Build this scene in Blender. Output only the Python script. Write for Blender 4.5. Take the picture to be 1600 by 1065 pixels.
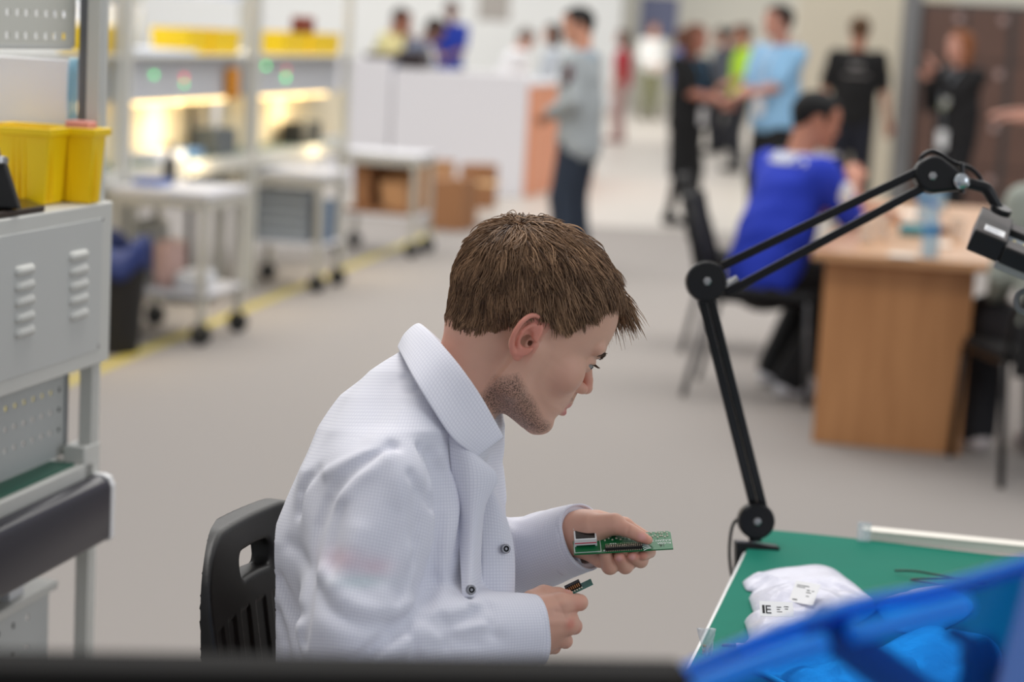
import bpy, bmesh, math, random
import numpy as np
from mathutils import Vector, Matrix

for o in list(bpy.data.objects):
    bpy.data.objects.remove(o)
scene = bpy.context.scene
COL = scene.collection
random.seed(7)
RNG = np.random.default_rng(7)

# ------------------------------------------------------------------ camera
F_PX = 3200.0
CX0, CY0 = 800.0, 532.5
PITCH = math.atan(482.0 / 3200.0)
ROLL = math.radians(3.1)
CAM = np.array([0.0, 0.0, 1.5])
FWD = np.array([0, math.cos(PITCH), -math.sin(PITCH)])
_R0 = np.array([1.0, 0, 0])
_U0 = np.array([0, math.sin(PITCH), math.cos(PITCH)])
RIGHT = math.cos(ROLL) * _R0 + math.sin(ROLL) * _U0
UP = -math.sin(ROLL) * _R0 + math.cos(ROLL) * _U0
cd = bpy.data.cameras.new('camera')
cam = bpy.data.objects.new('camera', cd)
COL.objects.link(cam)
cam.matrix_world = Matrix(((RIGHT[0], UP[0], -FWD[0], CAM[0]), (RIGHT[1], UP[1], -FWD[1], CAM[1]),
                           (RIGHT[2], UP[2], -FWD[2], CAM[2]), (0, 0, 0, 1)))
cd.sensor_width = 36.0
cd.sensor_fit = 'HORIZONTAL'
cd.lens = F_PX * 36.0 / 1600.0
cd.clip_start = 0.05
cd.clip_end = 200
cd.dof.use_dof = True
cd.dof.focus_distance = 2.41
cd.dof.aperture_fstop = 3.1
cd.dof.aperture_blades = 0
scene.camera = cam

# ------------------------------------------------------------------ world, lights, exposure
world = bpy.data.worlds.new('hall_daylight')
scene.world = world
world.use_nodes = True
bg = world.node_tree.nodes['Background']
bg.inputs[0].default_value = (0.93, 0.95, 1.0, 1)
bg.inputs[1].default_value = 0.35

def area_light(name, loc, target, sx, sy, power, color=(1, 1, 1)):
    ld = bpy.data.lights.new(name, 'AREA')
    ld.shape = 'RECTANGLE'
    ld.size, ld.size_y, ld.energy, ld.color = sx, sy, power, color
    o = bpy.data.objects.new(name, ld)
    COL.objects.link(o)
    o.location = loc
    d = Vector(target) - Vector(loc)
    o.rotation_euler = d.to_track_quat('-Z', 'Y').to_euler()
    return o

area_light('ceiling_lamp', (-0.6, 3.4, 4.6), (0.0, 2.9, 0.9), 2.4, 1.6, 84, (1.0, 0.97, 0.93))
area_light('ceiling_lamp', (2.2, 10.0, 5.2), (2.2, 10.0, 0), 6, 5, 150, (1.0, 0.97, 0.92))
area_light('ceiling_lamp', (-2.0, 12.0, 5.2), (-2.0, 12.0, 0), 4, 6, 150, (1.0, 0.98, 0.95))
area_light('ceiling_lamp', (1.5, 20.0, 6.0), (1.5, 20.0, 0), 9, 6, 300, (1.0, 0.96, 0.9))
area_light('ceiling_lamp', (3.0, 34.0, 6.5), (3.0, 34.0, 0), 12, 10, 520, (1.0, 0.97, 0.9))
area_light('window_light', (5.0, -0.5, 3.0), (0.2, 2.4, 0.9), 3.0, 2.5, 40, (0.86, 0.92, 1.0))
area_light('ceiling_lamp', (-5.0, 33.0, 6.5), (-5.0, 36.0, 0), 8, 8, 300, (1.0, 0.98, 0.95))
scene.view_settings.view_transform = 'Standard'
scene.view_settings.look = 'None'
scene.view_settings.gamma = 1.0
scene.view_settings.use_curve_mapping = False
scene.view_settings.exposure = 0.5
scene.cycles.use_denoising = True
scene.cycles.max_bounces = 8
scene.cycles.transparent_max_bounces = 12

# ------------------------------------------------------------------ pixel helpers (photo frame 1600 x 1065)
def ray(px, py):
    d = FWD + (px - CX0) / F_PX * RIGHT - (py - CY0) / F_PX * UP
    return d
def at_z(px, py, z):
    d = ray(px, py)
    return CAM + d * ((z - CAM[2]) / d[2])
def at_y(px, py, y):
    d = ray(px, py)
    return CAM + d * (y / d[1])
def on_plane(px, py, p, n):
    d = ray(px, py)
    n = np.asarray(n, float)
    return CAM + d * (np.dot(np.asarray(p) - CAM, n) / np.dot(d, n))
ANG = math.radians(12.5)                       # the hall's own axes against the view
UD = np.array([math.sin(ANG), math.cos(ANG), 0])
VD = np.array([math.cos(ANG), -math.sin(ANG), 0])
ZD = np.array([0, 0, 1.0])
def uv(o, u, v, z=0.0):
    return np.array([o[0], o[1], 0.0]) + UD * u + VD * v + ZD * z

# ------------------------------------------------------------------ materials
def lin(c):
    if isinstance(c, str):
        c = tuple(int(c[i:i + 2], 16) / 255 for i in (0, 2, 4))
    return tuple(x / 12.92 if x <= 0.04045 else ((x + 0.055) / 1.055) ** 2.4 for x in c)
MATS = {}
def mat(name, col, rough=0.5, metal=0.0, spec=0.5, noise=0.0, nscale=40.0, bump=0.0, bscale=200.0, emit=None, estr=0.0, sss=0.0,
        coat=0.0, alpha=1.0, trans=0.0):
    if name in MATS:
        return MATS[name]
    m = bpy.data.materials.new(name)
    m.use_nodes = True
    nt = m.node_tree
    b = nt.nodes['Principled BSDF']
    c = lin(col)
    b.inputs['Base Color'].default_value = (*c, 1)
    b.inputs['Roughness'].default_value = rough
    b.inputs['Metallic'].default_value = metal
    b.inputs['Specular IOR Level'].default_value = spec
    b.inputs['Coat Weight'].default_value = coat
    b.inputs['Alpha'].default_value = alpha
    b.inputs['Transmission Weight'].default_value = trans
    if sss:
        b.inputs['Subsurface Weight'].default_value = sss
        b.inputs['Subsurface Radius'].default_value = (0.012, 0.005, 0.003)
        b.inputs['Subsurface Scale'].default_value = 0.6
    if emit:
        b.inputs['Emission Color'].default_value = (*lin(emit), 1)
        b.inputs['Emission Strength'].default_value = estr
    tc = nt.nodes.new('ShaderNodeTexCoord')
    if noise:
        n = nt.nodes.new('ShaderNodeTexNoise')
        n.inputs['Scale'].default_value = nscale
        n.inputs['Detail'].default_value = 4
        nt.links.new(tc.outputs['Object'], n.inputs['Vector'])
        r = nt.nodes.new('ShaderNodeMapRange')
        r.inputs['To Min'].default_value = 1 - noise
        r.inputs['To Max'].default_value = 1 + noise
        nt.links.new(n.outputs['Fac'], r.inputs['Value'])
        mx = nt.nodes.new('ShaderNodeVectorMath')
        mx.operation = 'SCALE'
        mx.inputs[0].default_value = c
        nt.links.new(r.outputs[0], mx.inputs['Scale'])
        nt.links.new(mx.outputs[0], b.inputs['Base Color'])
    if bump:
        n2 = nt.nodes.new('ShaderNodeTexNoise')
        n2.inputs['Scale'].default_value = bscale
        n2.inputs['Detail'].default_value = 3
        nt.links.new(tc.outputs['Object'], n2.inputs['Vector'])
        bp = nt.nodes.new('ShaderNodeBump')
        bp.inputs['Strength'].default_value = bump
        bp.inputs['Distance'].default_value = 0.004
        nt.links.new(n2.outputs['Fac'], bp.inputs['Height'])
        nt.links.new(bp.outputs[0], b.inputs['Normal'])
    MATS[name] = m
    return m

# ------------------------------------------------------------------ objects
def link(name, data, parent=None):
    o = bpy.data.objects.new(name, data)
    COL.objects.link(o)
    if parent is not None:
        o.parent = parent
    return o
INV = {}
def tag(o, label=None, cat=None, group=None, kind=None):
    if label: o['label'] = label
    if cat: o['category'] = cat
    if group: o['group'] = group
    if kind: o['kind'] = kind
    return o
def thing(name, label, cat, loc=(0, 0, 0), rotz=0.0, group=None):
    o = link(name, None)
    o.location = tuple(float(x) for x in loc)
    o.rotation_euler = (0, 0, rotz)
    tag(o, label, cat, group)
    INV[o.name] = Matrix.LocRotScale(o.location, o.rotation_euler, None).inverted()
    return o
def copy_tree(o, parent=None):
    c = o.copy()
    COL.objects.link(c)
    c.parent = parent
    for ch in [x for x in COL.objects if x.parent == o]:
        copy_tree(ch, c)
    return c

class MB:
    """collects shapes; build() links them as one mesh object"""
    def __init__(s):
        s.v, s.f, s.mi = [], [], []
        s.cur = 0
    def add(s, vs, fs):
        n = len(s.v)
        s.v += [tuple(float(c) for c in p) for p in vs]
        for f in fs:
            s.f.append(tuple(i + n for i in f))
            s.mi.append(s.cur)
        return s
    def obox(s, o, a, b, c):
        """box from corner o with edge vectors a, b, c"""
        o, a, b, c = (np.asarray(x, float) for x in (o, a, b, c))
        vs = [o, o + a, o + a + b, o + b, o + c, o + a + c, o + a + b + c, o + b + c]
        fs = [(0, 3, 2, 1), (4, 5, 6, 7), (0, 1, 5, 4), (1, 2, 6, 5), (2, 3, 7, 6), (3, 0, 4, 7)]
        if np.dot(np.cross(a, b), c) < 0:
            fs = [f[::-1] for f in fs]
        return s.add(vs, fs)
    def box(s, x0, x1, y0, y1, z0, z1):
        return s.obox((x0, y0, z0), (x1 - x0, 0, 0), (0, y1 - y0, 0), (0, 0, z1 - z0))
    def ubox(s, o, u0, u1, v0, v1, z0, z1):
        return s.obox(uv(o, u0, v0, z0), UD * (u1 - u0), VD * (v1 - v0), ZD * (z1 - z0))
    def cyl(s, p0, p1, r0, r1=None, seg=20, cap=True):
        p0, p1 = np.asarray(p0, float), np.asarray(p1, float)
        r1 = r0 if r1 is None else r1
        d = p1 - p0
        d = d / np.linalg.norm(d)
        a = np.cross(d, (0, 0, 1) if abs(d[2]) < 0.9 else (1, 0, 0))
        a /= np.linalg.norm(a)
        b = np.cross(d, a)
        vs = []
        for p, r in ((p0, r0), (p1, r1)):
            for k in range(seg):
                t = 2 * math.pi * k / seg
                vs.append(p + r * (math.cos(t) * a + math.sin(t) * b))
        fs = [(k, (k + 1) % seg, seg + (k + 1) % seg, seg + k) for k in range(seg)]
        if cap:
            fs += [tuple(range(seg))[::-1], tuple(range(seg, 2 * seg))]
        return s.add(vs, fs)
    def disc_stack(s, c, axis, prof, seg=32):
        """lathe: prof = [(t along axis, radius)]"""
        c, d = np.asarray(c, float), np.asarray(axis, float)
        d = d / np.linalg.norm(d)
        a = np.cross(d, (0, 0, 1) if abs(d[2]) < 0.9 else (1, 0, 0))
        a /= np.linalg.norm(a)
        b = np.cross(d, a)
        vs, fs = [], []
        for t, r in prof:
            for k in range(seg):
                q = 2 * math.pi * k / seg
                vs.append(c + d * t + max(r, 1e-5) * (math.cos(q) * a + math.sin(q) * b))
        n = len(prof)
        for i in range(n - 1):
            for k in range(seg):
                fs.append((i * seg + k, i * seg + (k + 1) % seg, (i + 1) * seg + (k + 1) % seg, (i + 1) * seg + k))
        fs += [tuple(range(seg))[::-1], tuple(range((n - 1) * seg, n * seg))]
        return s.add(vs, fs)
    def tube(s, pts, r, seg=10, closed=False):
        pts = [np.asarray(p, float) for p in pts]
        n = len(pts)
        rs = r if hasattr(r, '__len__') else [r] * n
        vs, fs = [], []
        prev = None
        for i, p in enumerate(pts):
            if closed:
                d = pts[(i + 1) % n] - pts[i - 1]
            else:
                d = pts[min(i + 1, n - 1)] - pts[max(i - 1, 0)]
            d = d / (np.linalg.norm(d) + 1e-12)
            if prev is None:
                a = np.cross(d, (0, 0, 1) if abs(d[2]) < 0.9 else (1, 0, 0))
            else:
                a = prev - d * np.dot(prev, d)
            a = a / (np.linalg.norm(a) + 1e-12)
            prev = a
            b = np.cross(d, a)
            for k in range(seg):
                t = 2 * math.pi * k / seg
                vs.append(p + rs[i] * (math.cos(t) * a + math.sin(t) * b))
        for i in range(n if closed else n - 1):
            j = (i + 1) % n
            for k in range(seg):
                fs.append((i * seg + k, i * seg + (k + 1) % seg, j * seg + (k + 1) % seg, j * seg + k))
        if not closed:
            fs += [tuple(range(seg))[::-1], tuple(range((n - 1) * seg, n * seg))]
        return s.add(vs, fs)
    def prism(s, poly, ext):
        """poly: 3-D points of a planar outline, ext: extrusion vector"""
        poly = [np.asarray(p, float) for p in poly]
        ext = np.asarray(ext, float)
        n = len(poly)
        nrm = sum(np.cross(poly[i], poly[(i + 1) % n]) for i in range(n))
        if np.dot(nrm, ext) > 0:
            poly = poly[::-1]
        vs = poly + [p + ext for p in poly]
        fs = [tuple(range(n)), tuple(range(n, 2 * n))[::-1]]
        fs += [(i, n + i, n + (i + 1) % n, (i + 1) % n) for i in range(n)]
        return s.add(vs, fs)
    def sheet(s, grid):
        """grid of points (rows x cols)"""
        g = np.asarray(grid, float)
        R, C = g.shape[:2]
        fs = [(i * C + j, i * C + j + 1, (i + 1) * C + j + 1, (i + 1) * C + j) for i in range(R - 1) for j in range(C - 1)]
        return s.add(g.reshape(-1, 3), fs)
    def ball(s, c, r, seg=16, rings=10):
        c = np.asarray(c, float)
        rr = np.asarray(r if hasattr(r, '__len__') else (r, r, r), float)
        vs = [c + rr * (0, 0, 1)]
        for i in range(1, rings):
            p = math.pi * i / rings
            for k in range(seg):
                t = 2 * math.pi * k / seg
                vs.append(c + rr * (math.sin(p) * math.cos(t), math.sin(p) * math.sin(t), math.cos(p)))
        vs.append(c - rr * (0, 0, 1))
        fs = [(0, 1 + k, 1 + (k + 1) % seg) for k in range(seg)]
        for i in range(rings - 2):
            for k in range(seg):
                a = 1 + i * seg
                fs.append((a + k, a + seg + k, a + seg + (k + 1) % seg, a + (k + 1) % seg))
        a = 1 + (rings - 2) * seg
        fs += [(a + k, len(vs) - 1, a + (k + 1) % seg) for k in range(seg)]
        return s.add(vs, fs)
    def build(s, name, mats, parent=None, world=True, smooth=False, bevel=0.0, solid=0.0, sub=0, bseg=2):
        me = bpy.data.meshes.new(name)
        me.from_pydata(s.v, [], s.f)
        mats = mats if isinstance(mats, (list, tuple)) else [mats]
        for m in mats:
            me.materials.append(m)
        if len(mats) > 1:
            me.polygons.foreach_set('material_index', s.mi)
        if parent is not None and world:
            me.transform(root_inv(parent))
        if smooth:
            me.polygons.foreach_set('use_smooth', [True] * len(me.polygons))
            if smooth == 'auto':
                me.set_sharp_from_angle(angle=math.radians(35))
        me.update()
        o = link(name, me, parent)
        if solid:
            md = o.modifiers.new('solid', 'SOLIDIFY'); md.thickness = solid; md.offset = 0
        if bevel:
            md = o.modifiers.new('bevel', 'BEVEL'); md.width = bevel; md.segments = bseg; md.limit_method = 'ANGLE'
            if not smooth:
                me.polygons.foreach_set('use_smooth', [True] * len(me.polygons))
                me.set_sharp_from_angle(angle=math.radians(60))
        if sub:
            md = o.modifiers.new('sub', 'SUBSURF'); md.levels = sub; md.render_levels = sub
        return o
def root_inv(p):
    while p.parent is not None:
        p = p.parent
    return INV.get(p.name, Matrix.Identity(4))

def text_mesh(txt, size, origin, xdir, ydir, lift=0.0004):
    """flat lettering as mesh data in world space (builder verts, faces)"""
    cu = bpy.data.curves.new('lettering', 'FONT')
    cu.body = txt
    cu.size = size
    o = bpy.data.objects.new('lettering', cu)
    COL.objects.link(o)
    dg = bpy.context.evaluated_depsgraph_get()
    me = bpy.data.meshes.new_from_object(o.evaluated_get(dg))
    x, y = np.asarray(xdir, float), np.asarray(ydir, float)
    n = np.cross(x, y)
    vs = [np.asarray(origin) + v.co.x * x + v.co.y * y + n * lift for v in me.vertices]
    fs = [tuple(p.vertices) for p in me.polygons]
    bpy.data.objects.remove(o)
    bpy.data.curves.remove(cu)
    bpy.data.meshes.remove(me)
    return vs, fs

# ------------------------------------------------------------------ implicit surfaces
def smin(a, b, k):
    h = np.clip(0.5 + 0.5 * (b - a) / k, 0, 1)
    return b + (a - b) * h - k * h * (1 - h)
def smax(a, b, k):
    return -smin(-a, -b, k)
def d_cone(p, a, b, ra, rb):
    a, b = np.asarray(a, np.float32), np.asarray(b, np.float32)
    ba = b - a
    t = np.clip(((p - a) @ ba) / max(float(ba @ ba), 1e-9), 0, 1)
    q = p - a - t[:, None] * ba
    return np.sqrt((q * q).sum(1)) - (ra + (rb - ra) * t)
def d_chain(p, pts, rs, k=0.0):
    d = None
    for i in range(len(pts) - 1):
        e = d_cone(p, pts[i], pts[i + 1], rs[i], rs[i + 1])
        d = e if d is None else (smin(d, e, k) if k else np.minimum(d, e))
    return d
def d_ell(p, c, r):
    r = np.asarray(r, np.float32)
    q = (p - np.asarray(c, np.float32)) / r
    k0 = np.sqrt((q * q).sum(1)) + 1e-6
    k1 = np.sqrt(((q / r) ** 2).sum(1)) + 1e-9
    return k0 * (k0 - 1.0) / k1
def d_sph(p, c, r):
    q = p - np.asarray(c, np.float32)
    return np.sqrt((q * q).sum(1)) - r
def d_box(p, c, hs, axes=None, r=0.0):
    q = p - np.asarray(c, np.float32)
    if axes is not None:
        q = q @ np.asarray(axes, np.float32).T
    q = np.abs(q) - (np.asarray(hs, np.float32) - r)
    return np.sqrt((np.maximum(q, 0) ** 2).sum(1)) + np.minimum(q.max(1), 0) - r

def nets(fn, lo, hi, h, slack=1.5):
    """surface nets of fn(points)<0 inside a box; evaluates only blocks near the surface"""
    lo = np.asarray(lo, float)
    B = 12
    nb = np.maximum(1, np.ceil((np.asarray(hi, float) - lo) / (h * B)).astype(int))
    n = nb * B + 1
    cent = np.stack(np.meshgrid(*[np.arange(k) for k in nb], indexing='ij'), -1).reshape(-1, 3)
    cp = (lo + (cent + 0.5) * B * h).astype(np.float32)
    fc = fn(cp)
    rad = B * h * 0.5 * 1.733
    act = np.abs(fc) < rad * slack
    Fg = np.full(tuple(n), 1e3, np.float32)
    done = np.zeros(tuple(n), bool)
    for c, f in zip(cent[~act], fc[~act]):
        a = c * B
        Fg[a[0]:a[0] + B + 1, a[1]:a[1] + B + 1, a[2]:a[2] + B + 1] = 1e3 if f > 0 else -1e3
    for c in cent[act]:
        a = c * B
        done[a[0]:a[0] + B + 1, a[1]:a[1] + B + 1, a[2]:a[2] + B + 1] = True
    idx = np.argwhere(done)
    vals = np.empty(len(idx), np.float32)
    CH = 200000
    for i in range(0, len(idx), CH):
        vals[i:i + CH] = fn((lo + idx[i:i + CH] * h).astype(np.float32))
    Fg[idx[:, 0], idx[:, 1], idx[:, 2]] = vals
    Fg = np.clip(Fg, -4 * h, 4 * h)
    S = Fg < 0
    m = S[:-1, :-1, :-1]
    cnt = np.zeros(m.shape, np.int8)
    for dx in (0, 1):
        for dy in (0, 1):
            for dz in (0, 1):
                cnt += S[dx:S.shape[0] - 1 + dx, dy:S.shape[1] - 1 + dy, dz:S.shape[2] - 1 + dz]
    cells = np.argwhere((cnt > 0) & (cnt < 8))
    cid = np.full(m.shape, -1, np.int64)
    cid[cells[:, 0], cells[:, 1], cells[:, 2]] = np.arange(len(cells))
    acc = np.zeros((len(cells), 3))
    num = np.zeros(len(cells))
    cor = [(0, 0, 0), (1, 0, 0), (0, 1, 0), (1, 1, 0), (0, 0, 1), (1, 0, 1), (0, 1, 1), (1, 1, 1)]
    for i in range(8):
        for ax in range(3):
            if cor[i][ax]:
                continue
            a = np.array(cor[i]); b = a.copy(); b[ax] = 1
            fa = Fg[cells[:, 0] + a[0], cells[:, 1] + a[1], cells[:, 2] + a[2]]
            fb = Fg[cells[:, 0] + b[0], cells[:, 1] + b[1], cells[:, 2] + b[2]]
            cr = (fa < 0) != (fb < 0)
            t = np.where(cr, fa / np.where(cr, fa - fb, 1), 0)
            acc[cr] += a + (b - a) * t[cr, None]
            num[cr] += 1
    V = lo + (cells + acc / num[:, None]) * h
    faces = []
    for ax in range(3):
        o1, o2 = [(1, 2), (2, 0), (0, 1)][ax]
        sl0 = [slice(None)] * 3; sl1 = [slice(None)] * 3
        sl0[ax] = slice(0, -1); sl1[ax] = slice(1, None)
        A, Bq = S[tuple(sl0)], S[tuple(sl1)]
        e = np.argwhere(A != Bq)
        ok = (e[:, o1] > 0) & (e[:, o2] > 0) & (e[:, o1] < S.shape[o1] - 1) & (e[:, o2] < S.shape[o2] - 1)
        e = e[ok]
        ins = A[e[:, 0], e[:, 1], e[:, 2]]
        q = []
        for s1, s2 in ((0, 0), (1, 0), (1, 1), (0, 1)):
            c = e.copy(); c[:, o1] -= 1 - s1; c[:, o2] -= 1 - s2
            q.append(cid[c[:, 0], c[:, 1], c[:, 2]])
        q = np.stack(q, 1)
        q[~ins] = q[~ins][:, ::-1]
        faces.append(q)
    Fc = np.concatenate(faces)
    Fc = Fc[(Fc >= 0).all(1)]
    return V, Fc

def np_mesh(name, V, Fc, mats, parent=None, smooth=True, attrs=None, link_it=True, uvs=None):
    me = bpy.data.meshes.new(name)
    V = np.asarray(V, np.float64)
    Fc = np.asarray(Fc)
    me.vertices.add(len(V))
    me.vertices.foreach_set('co', V.ravel())
    k = Fc.shape[1]
    me.loops.add(Fc.size)
    me.loops.foreach_set('vertex_index', Fc.ravel().astype(np.int32))
    me.polygons.add(len(Fc))
    me.polygons.foreach_set('loop_start', np.arange(0, Fc.size, k, dtype=np.int32))
    me.polygons.foreach_set('loop_total', np.full(len(Fc), k, np.int32))
    for m in (mats if isinstance(mats, (list, tuple)) else [mats]):
        me.materials.append(m)
    me.update(calc_edges=True)
    me.polygons.foreach_set('use_smooth', np.full(len(Fc), bool(smooth)))
    for an, arr in (attrs or {}).items():
        if arr.ndim == 1:
            at = me.attributes.new(an, 'FLOAT', 'POINT'); at.data.foreach_set('value', arr.astype(np.float32))
        else:
            at = me.attributes.new(an, 'FLOAT_VECTOR', 'POINT'); at.data.foreach_set('vector', arr.astype(np.float32).ravel())
    if parent is not None:
        me.transform(root_inv(parent))
    me.validate()
    return link(name, me, parent) if link_it else me

def catmull(pts, n=8):
    P = np.asarray(pts, float)
    P = np.vstack([2 * P[0] - P[1], P, 2 * P[-1] - P[-2]])
    out = []
    for i in range(1, len(P) - 2):
        for t in np.linspace(0, 1, n, endpoint=False):
            a, b, c, d = P[i - 1], P[i], P[i + 1], P[i + 2]
            out.append(0.5 * ((2 * b) + (c - a) * t + (2 * a - 5 * b + 4 * c - d) * t * t + (3 * b - a - 3 * c + d) * t ** 3))
    out.append(P[-2])
    return np.array(out)
# ================================================================== room shell
def wavy_floor():
    m = mat('carpet_grey', (0.615, 0.59, 0.57), rough=0.95, noise=0.06, nscale=260, bump=0.25, bscale=420)
    b = MB().box(-14, 16, -2.0, 16.4, -0.06, 0.0)
    o = b.build('floor', m); tag(o, kind='structure')
    m2 = mat('far_floor_pale', (0.76, 0.73, 0.695), rough=0.4, noise=0.03, nscale=3)  # paler, smoother tone beyond the grey carpet
    b = MB().box(-18, 22, 16.4, 49, -0.06, 0.0)
    o = b.build('floor_far', m2); tag(o, kind='structure')
wavy_floor()
WHITE_WALL = mat('white_plaster', (0.93, 0.935, 0.93), rough=0.9, noise=0.01, nscale=2)
CREAM_WALL = mat('cream_plaster', (0.93, 0.915, 0.86), rough=0.9, noise=0.02, nscale=2)
def wall_seg(name, p0, p1, h, m, t=0.15):
    p0, p1 = np.array([*p0, 0.0]), np.array([*p1, 0.0])
    d = p1 - p0
    n = np.cross(ZD, d); n /= np.linalg.norm(n)
    if np.dot(n, p0 - CAM) < 0: n = -n
    o = MB().obox(p0, d, n * t, ZD * h).build(name, m)
    return tag(o, kind='structure')
wall_seg('wall_left', (-16, 40), (1.95, 44), 8, WHITE_WALL)
wall_seg('wall_back', (0.6, 48), (14.5, 45), 7, CREAM_WALL)
# ================================================================== people: shared head
def rot_axes(fwd, down, right):
    return np.array([fwd, down, right], np.float32)
def mir(p):
    q = p.copy(); q[:, 2] = np.abs(q[:, 2]); return q
_FY = np.array([-150, -125, -100, -79, -60, -40, -22, 0, 15, 31, 48, 61, 67, 84, 96, 106, 114, 120], float)
_FX = np.array([80, 108, 124, 131, 134, 136, 130, 131, 133, 136, 138, 135, 136, 131, 131, 128, 118, 104], float)
_FW = np.array([60, 76, 86, 92, 95, 95, 95, 95, 93, 89, 83, 78, 75, 66, 57, 48, 38, 28], float)
def head_sdf(p, ears=True, detail=True):
    """head in its own frame: x forward, y down, z to the side; one unit is 0.75 mm, origin between the ears"""
    X, Y = p[:, 0], p[:, 1]
    q = mir(p)
    d = d_ell(p, (0, -74, 0), (131, 101, 101))
    d = smin(d, d_cone(p, (-70, -40, 0), (-62, 16, 0), 60, 46), 24)          # back of the head down to the nape
    # face block from the profile
    fx = np.interp(Y, _FY, _FX).astype(np.float32)
    fw = np.interp(Y, _FY, _FW).astype(np.float32)
    x0 = np.float32(8.0)
    ex = np.maximum(X - x0, 0) / np.maximum(fx - x0, 5)
    er = np.abs(p[:, 2]) / fw
    pw = np.interp(Y, [-70, -25, 8, 46, 95], [2.4, 2.15, 1.9, 1.92, 2.25]).astype(np.float32)
    g = (ex ** pw + er ** pw + 1e-6) ** (1 / pw)
    df = (g - 1) * np.minimum(fw, 70) * 0.8
    df = np.maximum(df, np.maximum(-8 - X, np.maximum(Y - 117, -128 - Y)))
    d = smin(d, df, 16)
    d = smin(d, d_cone(q, (18, 72, 66), (104, 103, 16), 20, 17), 16)     # jaw
    d = smin(d, d_cone(q, (10, 10, 78), (18, 72, 66), 18, 18), 14)
    d = smin(d, d_ell(p, (114, 99, 0), (19, 17, 24)), 12)                # chin
    d = smin(d, d_sph(q, (88, 14, 62), 24), 22)                          # cheekbone
    if not detail:
        d = smin(d, d_cone(p, (128, -22, 0), (148, 6, 0), 8, 12), 8)
        d = smin(d, d_ell(q, (-20, 0, 94), (24, 40, 10)), 4)
        d = smin(d, d_cone(q, (130, -42, 14), (112, -44, 62), 9, 7), 10)
        d = smax(d, -d_sph(q, (140, -20, 42), 17), 10)
        d = smin(d, d_sph(q, (112, -19, 41), 17), 3)
        d = smin(d, d_cone(q, (139, 52, 0), (124, 57, 26), 7, 5), 5)
        d = smin(d, d_cone(q, (138, 68, 0), (124, 63, 24), 7.5, 5), 5)
        return d
    d = smin(d, d_cone(q, (131, -43, 12), (110, -46, 66), 9, 7), 12)     # brow ridge
    d = smax(d, -d_sph(q, (140, -19, 52), 24), 14)                       # socket
    d = smax(d, -d_sph(q, (128, -26, 74), 9), 12)                        # temple hollow
    lid = d_sph(q, (107, -19, 47), 18.5)
    slit = d_ell(q, (123, -17, 53), (17, 3.7, 16))
    lid = smax(lid, -slit, 2.5)
    d = smin(d, lid, 3.5)
    d = smin(d, d_chain(p, [(125, -34, 0), (134, -16, 0), (148, 4, 0), (153, 15, 0)], [8.5, 7.5, 8.5, 10.5], 3), 7)   # nose
    d = smin(d, d_ell(q, (138, 20, 14.5), (14, 9.5, 8.5)), 4)
    d = smax(d, -d_ell(q, (144, 29, 8), (7, 4, 4)), 3)
    d = smin(d, d_cone(p, (137, 32, 0), (139, 47, 0), 6, 6), 10)
    up = d_cone(q, (139.5, 53, 0), (122, 59, 27), 6.8, 3.5)
    lo = d_cone(q, (139, 68.5, 0), (121, 62, 26), 8.2, 3.5)
    d = smin(d, up, 5)
    d = smin(d, lo, 5)
    d = smax(d, -d_cone(q, (150, 60.5, 0), (122, 60.5, 29), 1.6, 1.2), 3)
    d = smax(d, -d_ell(p, (147, 83, 0), (12, 7, 26)), 10)
    if ears:
        qe = (q - np.array([2, -1, 93], np.float32)) / 0.86 + np.array([2, -1, 93], np.float32)
        eo = d_ear(qe) * 0.86
        d = smin(d, eo, 4)
        d = smax(d, -d_chain(q, [(-2, 2, 104), (-13, 4, 104), (-16, -8, 106)], [6, 9.5, 6]), 3)           # concha
        d = smax(d, -d_cone(q, (-4, 3, 98), (2, 3, 84), 4.5, 4), 2)
        d = smin(d, d_ell(q, (4, 4, 98), (5, 8, 4)), 3)
    return d
_HEL = [(6, -12, 94), (2, -28, 97), (-8, -39, 100), (-23, -43, 105), (-37, -36, 110), (-45, -19, 114), (-45, 2, 113), (-38, 20, 108), (-26, 33, 103)]
_ANT = [(-12, -30, 102), (-25, -22, 105), (-32, -4, 107), (-28, 12, 105), (-18, 23, 101)]
def d_ear(q):
    ax = np.array([0.92, 0.0, 0.39]); nx = np.array([-0.39, 0, 0.92])
    pl = d_box(q, (-20, -4, 101), (24, 38, 4.2), np.array([ax, (0, 1, 0), nx]), 4)
    ell = d_ell(q, (-20, -3, 101), (26, 40, 40))
    d = smax(pl, ell, 6)
    hel = catmull(_HEL, 3)
    d = smin(d, d_chain(q, hel, np.linspace(4, 5.2, len(hel))), 3)
    an = catmull(_ANT, 2)
    d = smax(d, -d_chain(q, [(-8, -33, 104), (-24, -33, 109), (-37, -14, 115), (-36, 8, 113)], [2.5, 4, 4, 3]), 4)
    d = smin(d, d_chain(q, an, [4.2] * len(an)), 4)
    d = smin(d, d_ell(q, (-14, 33, 100), (11, 11, 6)), 5)
    return d

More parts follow.
